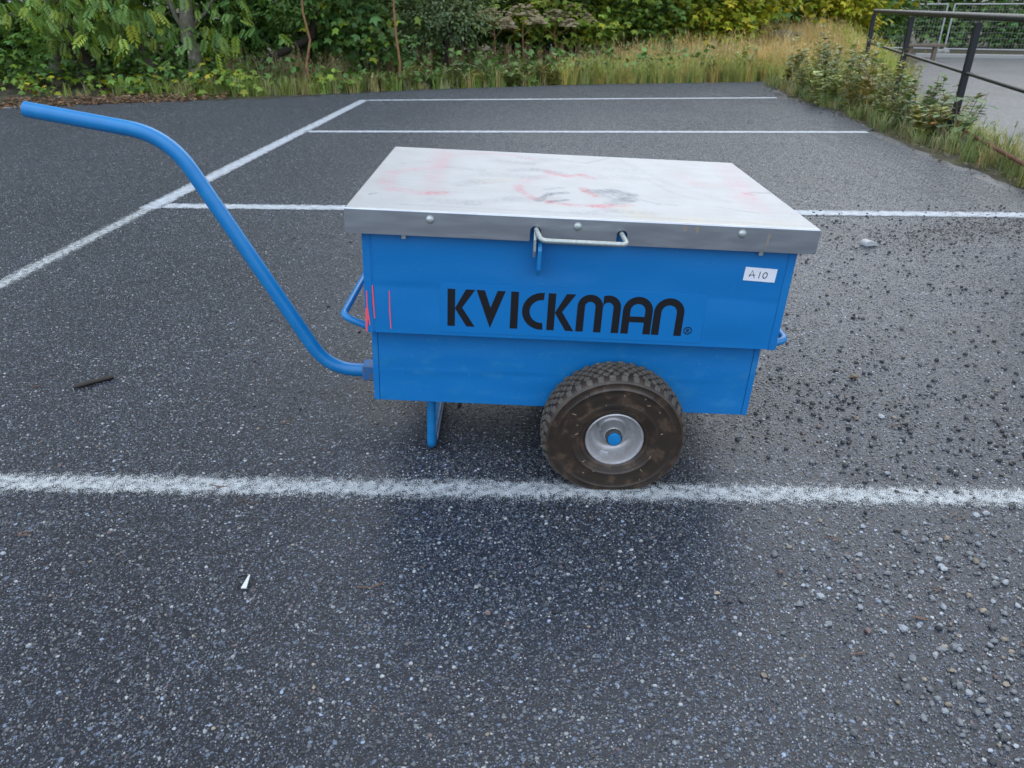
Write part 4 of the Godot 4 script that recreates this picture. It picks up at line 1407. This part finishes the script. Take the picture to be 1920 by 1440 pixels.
	tree("maple_bush", "yellow green maple bush behind the dry umbels", Vector3(-0.05, 0, -11.9), [[V.call(0, -0.05, 0), V.call(0.1, 2.0, 0), 0.035, 0.015], [V.call(0.2, -0.05, 0), V.call(0.9, 1.8, 0), 0.03, 0.012], [V.call(-0.2, -0.05, 0), V.call(-0.8, 1.6, 0), 0.03, 0.012]], M.bark_dark, "maple",
		[[V.call(0.05, 0.74, 0.2), V.call(0.95, 0.32, 0.5), 130, 6], [V.call(0.75, 0.50, 0.2), V.call(0.5, 0.2, 0.3), 36, 5], [V.call(0, 1.5, 0), V.call(1.7, 0.8, 1.0), 220, 7]], 0.115, Color(0.20, 0.29, 0.035), gold, 0.2, "", "bush")
	tree("maple_bush", "dark green maple bush above the start of the golden grass", Vector3(1.25, 0, -12.6), [[V.call(0, -0.05, 0), V.call(0.1, 2.0, 0), 0.04, 0.015], [V.call(0.2, -0.05, 0), V.call(-0.7, 1.6, 0), 0.03, 0.012], [V.call(0.5, -0.05, 0), V.call(0.7, 1.6, 0), 0.025, 0.012]], M.bark_dark, "maple",
		[[V.call(0.0, 0.76, 0.2), V.call(0.95, 0.40, 0.6), 150, 6], [V.call(0.6, 0.45, 0.3), V.call(0.5, 0.2, 0.4), 40, 5], [V.call(0.3, 1.5, 0), V.call(1.8, 0.8, 1.0), 260, 7]], 0.12, Color(0.10, 0.19, 0.032), lime, 0.3, "", "bush")
	tree("maple_tree", "bright yellow green maple overhanging the golden grass", Vector3(3.15, 0, -13.4), [[V.call(0, -0.05, 0), V.call(0.1, 2.4, 0), 0.05, 0.03], [V.call(-0.5, -0.05, 0), V.call(-0.9, 2.0, 0), 0.03, 0.015], [V.call(0.7, -0.05, 0), V.call(0.5, 2.0, 0), 0.03, 0.015]], M.bark_dark, "maple",
		[[V.call(-0.15, 0.86, 0.4), V.call(1.15, 0.30, 0.5), 190, 6], [V.call(-0.1, 0.45, 0.6), V.call(0.55, 0.20, 0.3), 60, 6], [V.call(0.2, 1.6, 0), V.call(2.0, 0.8, 1.0), 300, 7]], 0.125, Color(0.30, 0.37, 0.028), gold, 0.35)
	tree("maple_tree", "yellow leaved maple at the left end of the mesh fence", Vector3(6.3, 0, -17.0), [[V.call(0, -0.3, 0), V.call(0.1, 2.4, 0), 0.06, 0.03], [V.call(0, 0.9, 0), V.call(-0.9, 2.0, 0), 0.03, 0.015]], M.bark_dark, "maple",
		[[V.call(-0.05, 0.82, 0.3), V.call(0.75, 0.30, 0.5), 150, 6], [V.call(0.3, 0.5, 0.3), V.call(0.35, 0.15, 0.3), 26, 6], [V.call(-0.1, 1.5, 0), V.call(1.9, 0.8, 1.0), 240, 7]], 0.15, Color(0.36, 0.42, 0.025), gold, 0.5)
	# the wood behind: denser, darker trees down to the ground
	var back := [[-9.5, -9.5, 4.2], [-8.6, -11.6, 4.4], [-6.9, -12.0, 4.4], [-5.2, -12.4, 4.2], [-3.6, -12.8, 3.6], [-2.0, -13.4, 2.9], [-0.3, -14.4, 2.5], [1.5, -15.2, 2.4], [-11.5, -13.0, 4.6], [3.4, -16.2, 2.4], [5.2, -18.4, 2.6], [-13.0, -8.5, 4.5], [7.4, -20.6, 2.8], [9.8, -24.0, 3.2], [-11.0, -9.2, 4.2], [-15.2, -10.5, 4.6], [-16.0, -7.2, 4.4]]
	var where := ["at the far left edge", "behind the feathered ash", "behind the leaning dark trunk", "behind the grey ash trunk", "behind the mid green bush", "behind the grey green bush", "behind the yellow green bush", "behind the dark green bush", "deep in the wood at the left", "behind the bright maple", "between the bright maple and the yellow maple", "outside the picture's left edge", "behind the yellow maple", "farthest along the grass bank", "beyond the left edge, nearest the litter", "beyond the left edge, deeper in the wood", "beyond the left edge, last of the row"]
	for k in back.size():
		var h: float = back[k][2]
		tree("wood_tree", "dense dark broadleaf tree " + where[k], Vector3(back[k][0], -0.03, back[k][1]), [[V.call(0, -0.1, 0), V.call(0.1, h * 0.8, 0), 0.12, 0.04], [V.call(0, h * 0.3, 0), V.call(0.9, h * 0.6, 0.2), 0.05, 0.02]], M.bark_dark, "maple",
			[[V.call(0, 0.70, 0.0), V.call(1.3, 0.70, 0.6), 230, 6], [V.call(0, h * 0.55, 0), V.call(2.0, h * 0.40, 1.6), 380, 7]], 0.16, deep, green, 0.35, "trees of the wood behind the lot")
	var lower := [[11.5, -38.5], [14.0, -41.5], [16.8, -40.5], [19.6, -40.0], [22.4, -39.0], [25.4, -38.0], [29.0, -36.0], [33.0, -33.0]]
	var lw := ["farthest left", "second from the left", "third from the left", "fourth from the left", "fifth from the left", "sixth from the left", "seventh from the left", "farthest right"]
	for k in lower.size():
		tree("wood_tree", "dark tree behind the mesh fence, %s of the row" % lw[k], Vector3(lower[k][0], -1.15, lower[k][1]), [[V.call(0, -0.1, 0), V.call(0.1, 5.0, 0), 0.16, 0.05]], M.bark_dark, "maple",
			[[V.call(0, 1.3, 0.2), V.call(2.0, 1.3, 0.9), 300, 6], [V.call(0, 3.9, 0), V.call(2.5, 2.2, 1.8), 320, 7]], 0.26, deep, green, 0.3, "trees behind the mesh fence")
	# seedlings at the wood's edge
	var sd := [[-5.95, -7.95], [-5.45, -8.1], [-5.0, -7.85], [-4.85, -8.15], [-4.75, -7.95], [-3.95, -7.85], [-3.80, -8.05], [-6.4, -8.2], [-5.2, -8.3], [-3.65, -7.90], [-2.7, -8.25], [-2.45, -8.35], [-4.0, -8.15], [-3.7, -8.2]]
	for k in sd.size():
		var hh := rr(0.10, 0.24)
		tree("maple_seedling", "low bright green maple seedling at the edge of the leaf litter", Vector3(sd[k][0], -0.02, sd[k][1]), [[V.call(0, -0.02, 0), V.call(0.02, hh, 0), 0.006, 0.003]], M.stalk, "maple",
			[[V.call(0, hh * 0.8, 0), V.call(0.17, hh * 0.45, 0.14), 9, 4]], 0.085, lime if k % 4 else gold, Color(0.15, 0.26, 0.04), 0.5, "seedlings at the wood's edge", "seedling")
	# low growth and dead leaves over the floor of the wood
	var xf := []
	var cols := []
	for k in 9000:
		var x := rr(-11.0, 2.4)
		var z := -8.3 - (x + 1.5) * (0.27 if x > -5.0 else 0.0) - 0.3 - absf(rng.randfn()) * 2.6
		if x < -5.0:
			z = -8.4 - absf(rng.randfn()) * 2.4
		var s := rr(0.05, 0.11)
		var y := absf(rng.randfn()) * 0.16
		xf.append(Transform3D(Basis.from_euler(Vector3(rr(-0.9, 0.9), rng.randf() * TAU, rr(-0.9, 0.9))).scaled(Vector3(s, s, s)), Vector3(x, y, z)))
		cols.append(tone(deep if y > 0.05 else Color(0.13, 0.09, 0.05), 0.4))
	tag(many("undergrowth", leaves["maple"], xf, cols), "dark low growth and dead leaves on the floor of the wood", "undergrowth", "", "stuff")

func build_umbels() -> void:
	rng.seed = 220
	var list := [[-2.86, -8.30, 1.75, 0.016, "left of the two tall brown dead stalks rising out of the picture"], [-1.86, -8.68, 1.85, 0.017, "right of the two tall brown dead stalks rising out of the picture"], [-0.77, -10.5, 0.74, 0.013, "dried hogweed with broad beige umbel, leftmost of the group"], [-0.36, -11.0, 0.80, 0.014, "dried hogweed, second of the group, beige umbel near the top"], [0.14, -11.3, 0.72, 0.014, "dried hogweed, third of the group, with side umbel leaning right"], [0.42, -11.6, 0.78, 0.011, "thin dried hogweed standing behind the group"], [1.12, -13.3, 0.97, 0.013, "lone dried hogweed before the dark green bush"], [2.35, -13.2, 0.86, 0.010, "thin dried hogweed leaning right at the golden grass"]]
	for q in list:
		var t := thing("dried_hogweed", q[4], "plant", Vector3(q[0], -0.02, q[1]), "dried hogweeds at the wood's edge")
		var mb := MB.new()
		var top := Vector3(rr(-0.05, 0.05), q[2], 0)
		var l := limb(Vector3.ZERO, top, q[3], q[3] * 0.5, 0.03, 6)
		mb.tube(l[0], l[1], 8)
		var heads := [[top, rr(0.22, 0.29)]]
		var sides := 2 if q[2] < 1.5 else 3
		for s in sides:
			var a: Vector3 = top * rr(0.55, 0.75)
			var e := a + Vector3(rr(0.14, 0.26) * (1 if s % 2 else -1), rr(0.12, 0.25), rr(-0.05, 0.1))
			var b := limb(a, e, q[3] * 0.45, q[3] * 0.3, 0.05, 3)
			mb.tube(b[0], b[1], 6)
			heads.append([e, rr(0.12, 0.18)])
		obj("stem", mb, M.stalk, t)
		for h in heads:
			mb = MB.new()
			mb.flat = true
			for k in 40:
				var a := rng.randf() * TAU
				var d: float = h[1] * sqrt(rng.randf())
				var e: Vector3 = h[0] + Vector3(cos(a) * d, h[1] * 0.62 * (1.0 - (d / h[1]) * (d / h[1])) - 0.02, sin(a) * d)
				mb.tube([h[0], e], [0.0016, 0.001], 3, false)
				for j in 11:
					var a2 := rng.randf() * TAU
					var d2 := 0.030 * sqrt(rng.randf())
					var c := e + Vector3(cos(a2) * d2, 0.014 + rr(-0.004, 0.006), sin(a2) * d2)
					mb.box(c, Vector3(0.013, 0.010, 0.013), 0.0)
			obj("umbel", mb, M.umbel, t)

func tuft(blades: int, h: float, lean: float, seed_head: float) -> ArrayMesh:
	var mb := MB.new()
	mb.flat = true
	for k in blades:
		var a := rng.randf() * TAU
		var d := Vector3(cos(a), 0, sin(a))
		var w := Vector3(-d.z, 0, d.x) * rr(0.0022, 0.0042)
		var hh := h * rr(0.55, 1.0)
		var ln := lean * rr(0.2, 1.0) * hh
		var r := Vector3(rr(-0.04, 0.04), 0, rr(-0.04, 0.04))
		var p1 := r + d * ln * 0.18 + Vector3(0, hh * 0.5, 0)
		var p2 := r + d * ln * 0.55 + Vector3(0, hh * 0.85, 0)
		var p3 := r + d * ln + Vector3(0, hh, 0)
		mb.leaf([r - w, r + w, p1 + w * 0.8, p1 - w * 0.8])
		mb.leaf([p1 - w * 0.8, p1 + w * 0.8, p2 + w * 0.5, p2 - w * 0.5])
		mb.leaf([p2 - w * 0.5, p2 + w * 0.5, p3])
		if rng.randf() < seed_head:
			for j in 5:
				var q := p2.lerp(p3, j / 4.0)
				var o := Vector3(rr(-0.012, 0.012), rr(0.0, 0.02), rr(-0.012, 0.012))
				mb.leaf([q, q + o + Vector3(0.004, 0.008, 0), q + o + Vector3(-0.003, 0.02, 0.003)])
	return mb.mesh(M.grass)

func grass_patch(called: String, label: String, mesh: ArrayMesh, count: int, region: Callable, c: Color, c2: Color, mix: float, s0 := 0.7, s1 := 1.2) -> void:
	var xf := []
	var cols := []
	var tries := 0
	while xf.size() < count and tries < count * 40:
		tries += 1
		var p = region.call()
		if p == null:
			continue
		var s := rr(s0, s1)
		xf.append(Transform3D(Basis(Vector3.UP, rng.randf() * TAU).scaled(Vector3(s, s * rr(0.85, 1.15), s)), Vector3(p.x, terrain(p.x, p.y) - 0.01, p.y)))
		cols.append(tone(c2 if rng.randf() < mix else c, 0.25))
	tag(many(called, mesh, xf, cols), label, "grass", "", "stuff")

func build_grass() -> void:
	rng.seed = 300
	var straw := Color(0.58, 0.43, 0.15)
	var hay := Color(0.60, 0.45, 0.20)
	var fresh := Color(0.20, 0.29, 0.055)
	var pale := Color(0.36, 0.37, 0.11)
	var tall := tuft(15, 0.46, 0.45, 0.6)
	var midt := tuft(16, 0.27, 0.6, 0.25)
	var low := tuft(20, 0.15, 0.8, 0.0)
	var nz := noise(33, 0.5, 2)
	grass_patch("dry_grass", "tall golden dry grass on the bank behind the lot's far edge", tall, 2400, func():
		var x := rr(0.9, 9.0)
		var z := rr(-19.0, -10.0)
		if x < 0.9 + (-10.0 - z) * 0.20 or right_of(x, z) > 1.6 or nz.get_noise_2d(x * 2, z * 2) < -0.35:
			return null
		return Vector2(x, z), straw, hay, 0.5, 0.55, 1.15)
	grass_patch("meadow_grass", "green and straw coloured grass along the lot's far edge", midt, 1300, func():
		var x := rr(0.2, 4.3)
		var z := -8.40 - (x + 1.465) * 0.24 - absf(rng.randfn()) * 0.6 - 0.10
		if x > 3.0:
			z = rr(-10.5, -8.0)
		if x < 2.9 and z > -8.7 or right_of(x, z) > 0.5:
			return null
		return Vector2(x, z), Color(0.30, 0.36, 0.085), Color(0.44, 0.36, 0.12), 0.4, 0.5, 1.2)
	grass_patch("dry_grass", "pale dry grass under the leaning dark tree", tall, 130, func():
		var x := rr(-4.1, -2.5)
		return Vector2(x, rr(-10.2, -8.5) - (x + 3.4) * 0.2), Color(0.40, 0.35, 0.17), Color(0.30, 0.22, 0.11), 0.4, 0.5, 1.0)
	grass_patch("dry_stems", "thin brown dead stems under the bushes", tuft(7, 0.55, 0.12, 0.2), 240, func():
		var x := rr(-2.4, 1.0)
		return Vector2(x, rr(-11.2, -9.3) - (x + 1.0) * 0.25), Color(0.20, 0.125, 0.065), Color(0.30, 0.21, 0.11), 0.4, 0.5, 1.1)
	grass_patch("short_grass", "short green grass and weeds at the foot of the wood", low, 520, func():
		var x := rr(-6.6, 0.8)
		var z := -6.95 - (x + 5.0) * 0.36 - absf(rng.randfn()) * 0.4 - 0.25
		if x < -3.4 and z > -7.75 or z > -8.38 - (x + 1.465) * 0.28 and x > -3.2:
			return null
		return Vector2(x, z), fresh, Color(0.34, 0.32, 0.13), 0.35, 0.4, 1.7)
	grass_patch("slope_grass", "bright green grass on the slope seen through the railing", tall, 620, func():
		var x := rr(3.8, 7.5)
		var z := rr(-15.5, -8.6)
		var s := right_of(x, z)
		if s < 0.1 or s > 2.2:
			return null
		return Vector2(x, z), Color(0.36, 0.43, 0.06), Color(0.44, 0.40, 0.11), 0.35, 0.6, 1.1)
	grass_patch("verge_grass", "tufts of grass along the lot's right edge", low, 330, func():
		var z := rr(-9.2, -1.8)
		var x := 2.80 + absf(rng.randfn()) * 0.22
		if right_of(x, z) > 0.35:
			return null
		return Vector2(x, z), Color(0.16, 0.20, 0.06), Color(0.30, 0.27, 0.12), 0.4, 0.5, 1.2)
	grass_patch("verge_grass", "longer grass tufts at the lot's right edge near the picture's border", midt, 70, func():
		return Vector2(2.90 + absf(rng.randfn()) * 0.16, rr(-4.4, -2.4)), Color(0.17, 0.24, 0.06), Color(0.32, 0.29, 0.12), 0.35, 0.5, 0.9)
	# brown litter under the trees at the left
	var cm := MB.new()
	cm.flat = true
	cm.leaf([Vector3(-0.5, 0, -0.2), Vector3(0.1, 0.12, -0.32), Vector3(0.55, 0.0, 0.02)])
	cm.leaf([Vector3(-0.5, 0, -0.2), Vector3(0.55, 0.0, 0.02), Vector3(-0.05, 0.10, 0.34)])
	var xf := []
	var cols := []
	for k in 5200:
		var x := rr(-9.0, -3.4)
		var t := (x + 5.64) / 2.4
		var z0 := -6.52 - t * 0.86
		var z := z0 + 0.12 - absf(rng.randfn()) * 0.55
		if rng.randf() < smoothstep(-4.3, -3.4, x) or (z > z0 and rng.randf() < 0.8):
			continue
		var s := rr(0.02, 0.06)
		xf.append(Transform3D(Basis.from_euler(Vector3(rr(-0.5, 0.5), rng.randf() * TAU, rr(-0.5, 0.5))).scaled(Vector3(s, s, s)), Vector3(x, 0.0 + rng.randf() * 0.03 * smoothstep(z0 + 0.1, z0 - 0.3, z) + 0.004, z)))
		cols.append(tone(Color(0.16, 0.085, 0.045) if k % 3 else Color(0.24, 0.15, 0.085), 0.5))
	tag(many("leaf_litter", cm.mesh(M.grass), xf, cols), "brown fallen leaves and bark along the lot's left far edge", "leaf litter", "", "stuff")
	xf = []
	cols = []
	for k in 700:
		var z := rr(-8.8, -2.0)
		var x := 2.72 + absf(rng.randfn()) * 0.12 - (0.12 if rng.randf() < 0.3 else 0.0)
		var s := rr(0.012, 0.035)
		xf.append(Transform3D(Basis.from_euler(Vector3(rr(-0.4, 0.4), rng.randf() * TAU, rr(-0.4, 0.4))).scaled(Vector3(s, s, s)), Vector3(x, 0.006, z)))
		cols.append(tone(Color(0.10, 0.075, 0.045), 0.5))
	tag(many("leaf_litter", cm.mesh(M.grass), xf, cols), "dark scraps of leaf along the lot's right edge", "leaf litter", "", "stuff")

func build_weeds() -> void:
	rng.seed = 410
	var spots := [[3.02, -8.75, 0.62], [3.22, -8.3, 0.55], [2.98, -8.0, 0.5], [3.10, -7.6, 0.72], [3.28, -7.3, 0.66], [3.0, -7.1, 0.48], [3.16, -6.8, 0.6], [3.34, -6.7, 0.56], [2.98, -6.45, 0.42], [3.12, -6.2, 0.50], [3.22, -5.9, 0.46], [3.02, -5.75, 0.36], [3.18, -5.45, 0.42], [3.06, -5.2, 0.32], [3.28, -5.05, 0.40], [3.0, -4.85, 0.24], [2.92, -5.5, 0.28], [3.40, -8.7, 0.6], [2.88, -6.9, 0.32], [2.95, -7.4, 0.4], [3.6, -9.2, 0.5], [-2.1, -8.45, 0.2], [-1.75, -8.6, 0.26], [-1.45, -8.75, 0.18], [-1.2, -8.7, 0.28], [-0.95, -8.85, 0.2], [-0.7, -8.95, 0.3], [-0.45, -8.95, 0.22], [-0.2, -9.1, 0.28], [0.05, -9.1, 0.3], [0.3, -9.25, 0.24], [0.55, -9.3, 0.3], [-1.6, -8.95, 0.3], [-1.0, -9.15, 0.34], [-0.3, -9.4, 0.34], [0.4, -9.6, 0.36], [0.9, -9.4, 0.26], [2.2, -9.7, 0.35], [1.4, -9.55, 0.3], [2.7, -9.8, 0.45]]
	var dusty_green := Color(0.20, 0.27, 0.11)
	var yellowish := Color(0.32, 0.34, 0.10)
	for k in spots.size():
		var q: Array = spots[k]
		var lab := "grey green leafy weed crowding the black railing along the lot's edge"
		if k >= 20:
			lab = "low grey green weed growing along the lot's far edge"
		var t := thing("weed", lab, "weed", Vector3(q[0], terrain(q[0], q[1]), q[1]), "weeds along the railing" if k < 20 else "weeds along the far edge")
		var mb := MB.new()
		var xf := []
		var cols := []
		var c := tone(dusty_green if rng.randf() < 0.65 else yellowish, 0.2)
		for s in 6:
			var top := Vector3(rr(-0.18, 0.18), q[2] * rr(0.7, 1.05), rr(-0.14, 0.14))
			var l := limb(Vector3(rr(-0.04, 0.04), -0.02, rr(-0.04, 0.04)), top, 0.0042, 0.0018, 0.06, 5)
			mb.tube(l[0], l[1], 5)
			for j in 46:
				var u := pow(rng.randf(), 0.8)
				var f := u * 5.0
				var i := mini(int(f), 4)
				var p: Vector3 = l[0][i].lerp(l[0][i + 1], f - i)
				var a := rng.randf() * TAU
				var fw := Vector3(cos(a), rr(-0.1, 0.7), sin(a)).normalized()
				var x := Vector3.UP.cross(fw).normalized()
				var sz := rr(0.05, 0.11) * (1.15 - 0.5 * u)
				xf.append(Transform3D(Basis(x, fw.cross(x), fw) * Basis.from_scale(Vector3(sz * 1.5, sz, sz)), p))
				cols.append(tone(c, 0.25))
		obj("stems", mb, M.stalk, t)
		many("leaves", leaves["lance"] if k % 3 else leaves["oval"], xf, cols, t)
	# the broad-leaved weed at the near post
	var t := thing("broad_leaved_weed", "broad-leaved green weed with one orange leaf at the nearest railing post", "weed", Vector3(3.12, -0.02, -4.62))
	var mb := MB.new()
	var xf := []
	var cols := []
	for s in 7:
		var top := Vector3(rr(-0.3, 0.34), rr(0.16, 0.40), rr(-0.2, 0.2))
		var l := limb(Vector3.ZERO, top, 0.005, 0.002, 0.05, 4)
		mb.tube(l[0], l[1], 5)
		for j in 8:
			var p: Vector3 = (l[0][4] as Vector3).lerp(l[0][2], rng.randf())
			var a := rng.randf() * TAU
			var fw := Vector3(cos(a), rr(-0.4, 0.4), sin(a)).normalized()
			var x := Vector3.UP.cross(fw).normalized()
			var sz := rr(0.07, 0.12)
			xf.append(Transform3D(Basis(x, fw.cross(x), fw) * Basis.from_scale(Vector3(sz * 1.25, sz, sz)), p))
			cols.append(tone(Color(0.12, 0.20, 0.085), 0.25))
	cols[5] = Color(0.55, 0.16, 0.03)
	obj("stems", mb, M.stalk, t)
	many("leaves", leaves["oval"], xf, cols, t)

# ---------------------------------------------------------------- railing, fence, rock
func build_railing() -> void:
	var t := thing("railing", "black painted tube railing with three rails along the lot's right edge", "railing", Vector3(3.19, 0, -4.87))
	var d := Vector3(0.2200, 0, -0.9755)
	var step := 2.40
	var h := 0.86
	var ends := [-2, 2]
	var mb := MB.new()
	mb.tube([d * step * -2.0 + Vector3(0, h, 0), d * (step * 2.0 + 0.02) + Vector3(0, h - 0.03, 0)], [0.024], 14)
	obj("top_rail", mb, M.iron, t)
	for k in range(ends[0], ends[1] + 1):
		mb = MB.new()
		var p := d * step * k
		mb.box(p + Vector3(0, (h - 0.03) / 2 - 0.03, 0), Vector3(0.044, h - 0.02, 0.044), 0.004)
		obj("post", mb, M.iron, t)
	for k in range(ends[0], ends[1]):
		for y in [0.46, 0.09]:
			mb = MB.new()
			var a := d * (step * k + 0.025)
			var b := d * (step * (k + 1) - 0.025)
			mb.tube([a + Vector3(0, y, 0), b + Vector3(0, y, 0)], [0.0140], 6)
			var r := obj("rail", mb, M.iron_rust if y < 0.2 and k < 0 else M.iron, t)
			if y < 0.2 and k == -1:
				r.set_meta("label", "rusty brown bottom rail at the near end")

func build_mesh_fence() -> void:
	var panels := [[Vector3(14.55, -1.1, -36.3), Vector3(17.25, -1.1, -35.1), "left of the two mesh fence panels beyond the lower road"], [Vector3(17.45, -1.1, -34.9), Vector3(20.75, -1.1, -33.4), "right of the two mesh fence panels beyond the lower road"]]
	for q in panels:
		var a: Vector3 = q[0]
		var t := thing("mesh_fence_panel", q[2], "fence", a, "temporary mesh fence")
		var e: Vector3 = q[1] - a
		var h := 1.90
		for x in [Vector3.ZERO, e]:
			var mb := MB.new()
			mb.tube([x + Vector3(0, 0.02, 0), x + Vector3(0, h + 0.03, 0)], [0.036], 10)
			obj("post", mb, M.galv, t)
			mb = MB.new()
			mb.box(x + Vector3(0, 0.06, 0), Vector3(0.22, 0.14, 0.60), 0.02)
			obj("foot_block", mb, M.concrete, t)
		for y in [0.16, h]:
			var mb := MB.new()
			mb.tube([Vector3(0, y, 0), e + Vector3(0, y, 0)], [0.026], 8)
			obj("rail", mb, M.galv, t)
		var w := MB.new()
		var nn := int(e.length() / 0.11)
		for k in range(1, nn):
			var p := e * (float(k) / nn)
			w.tube([p + Vector3(0, 0.16, 0), p + Vector3(0, h, 0)], [0.0034], 4, false)
		for k in range(1, 8):
			var y := 0.16 + (h - 0.16) * k / 8.0
			w.tube([Vector3(0, y, 0), e + Vector3(0, y, 0)], [0.0028], 4, false)
		var wm := obj("wire_mesh", w, M.galv, t)
		wm.set_meta("kind", "stuff")
	# timber bench-like board and boulder
	var t := thing("timber_board", "weathered timber board on a post at the edge of the lower road", "board", Vector3(14.1, -1.07, -29.6))
	var mb := MB.new()
	mb.box(Vector3(0, 0.52, 0), Vector3(1.6, 0.10, 0.22), 0.01)
	obj("plank", mb, M.timber, t)
	mb = MB.new()
	mb.box(Vector3(0.45, 0.23, 0), Vector3(0.14, 0.47, 0.14), 0.01)
	obj("post", mb, M.timber, t)
	mb = MB.new()
	mb.box(Vector3(-0.45, 0.23, 0), Vector3(0.14, 0.47, 0.14), 0.01)
	obj("post", mb, M.timber, t)
	# boulder half hidden in the golden grass
	mb = MB.new()
	var nz := noise(44, 1.1, 3)
	var rings := 12
	var segs := 22
	for j in rings + 1:
		for i in segs + 1:
			var a := TAU * i / segs
			var b := PI * 0.5 * j / rings
			var dd := Vector3(cos(a) * cos(b), sin(b), sin(a) * cos(b))
			var r := 1.0 + 0.22 * nz.get_noise_3dv(dd * 1.4 + Vector3(cos(a), 0, sin(a)) * 0.01)
			mb.vert(dd * r * Vector3(0.62, 0.36, 0.45), dd)
	for j in rings:
		for i in segs:
			var a := j * (segs + 1) + i
			mb.quad(a, a + 1, a + segs + 2, a + segs + 1)
	var o := obj("boulder", mb, M.rock)
	o.position = Vector3(4.45, terrain(4.45, -14.0) - 0.03, -14.0)
	tag(o, "rounded grey boulder half hidden in the golden grass", "boulder")

# ---------------------------------------------------------------- scene
func _ready() -> void:
	var cam := Camera3D.new()
	cam.name = "camera"
	cam.position = Vector3(0.0, 0.951, 1.333)
	cam.rotation_degrees = Vector3(-27.386, 2.541, -0.275)
	var lens := CameraAttributesPhysical.new()
	lens.frustum_focal_length = 12.0 / tan(deg_to_rad(55.049) / 2.0)
	lens.frustum_focus_distance = 1.75
	lens.frustum_near = 0.05
	lens.frustum_far = 900.0
	lens.exposure_aperture = 8.0
	cam.attributes = lens
	add_child(cam)
	cam.current = true
	var e := Environment.new()
	e.background_mode = Environment.BG_SKY
	var sky := Sky.new()
	var sm := ProceduralSkyMaterial.new()
	sm.sky_top_color = Color(1.24, 1.32, 1.43)
	sm.sky_horizon_color = Color(0.76, 0.81, 0.88)
	sm.sky_curve = 0.6
	sm.sky_energy_multiplier = 1.0
	sm.ground_bottom_color = Color(0.2, 0.2, 0.2)
	sm.ground_horizon_color = Color(0.5, 0.5, 0.5)
	sky.sky_material = sm
	e.sky = sky
	e.tonemap_mode = Environment.TONE_MAPPER_LINEAR
	e.tonemap_exposure = 1.4
	e.sdfgi_enabled = true
	e.ssao_enabled = true
	e.ssil_enabled = true
	var we := WorldEnvironment.new()
	we.name = "world_environment"
	we.environment = e
	add_child(we)
	var sun := DirectionalLight3D.new()
	sun.name = "sun"
	sun.light_color = Color(0.97, 0.985, 1.0)
	sun.light_energy = 0.4
	sun.light_angular_distance = 60.0
	sun.rotation_degrees = Vector3(-38, 162, 0)
	sun.shadow_enabled = true
	add_child(sun)

	materials()
	build_ground()
	build_lines()
	build_cart()
	build_trees()
	build_umbels()
	build_grass()
	build_weeds()
	build_railing()
	build_mesh_fence()
	build_chippings()
	build_gravel()
	build_litter()
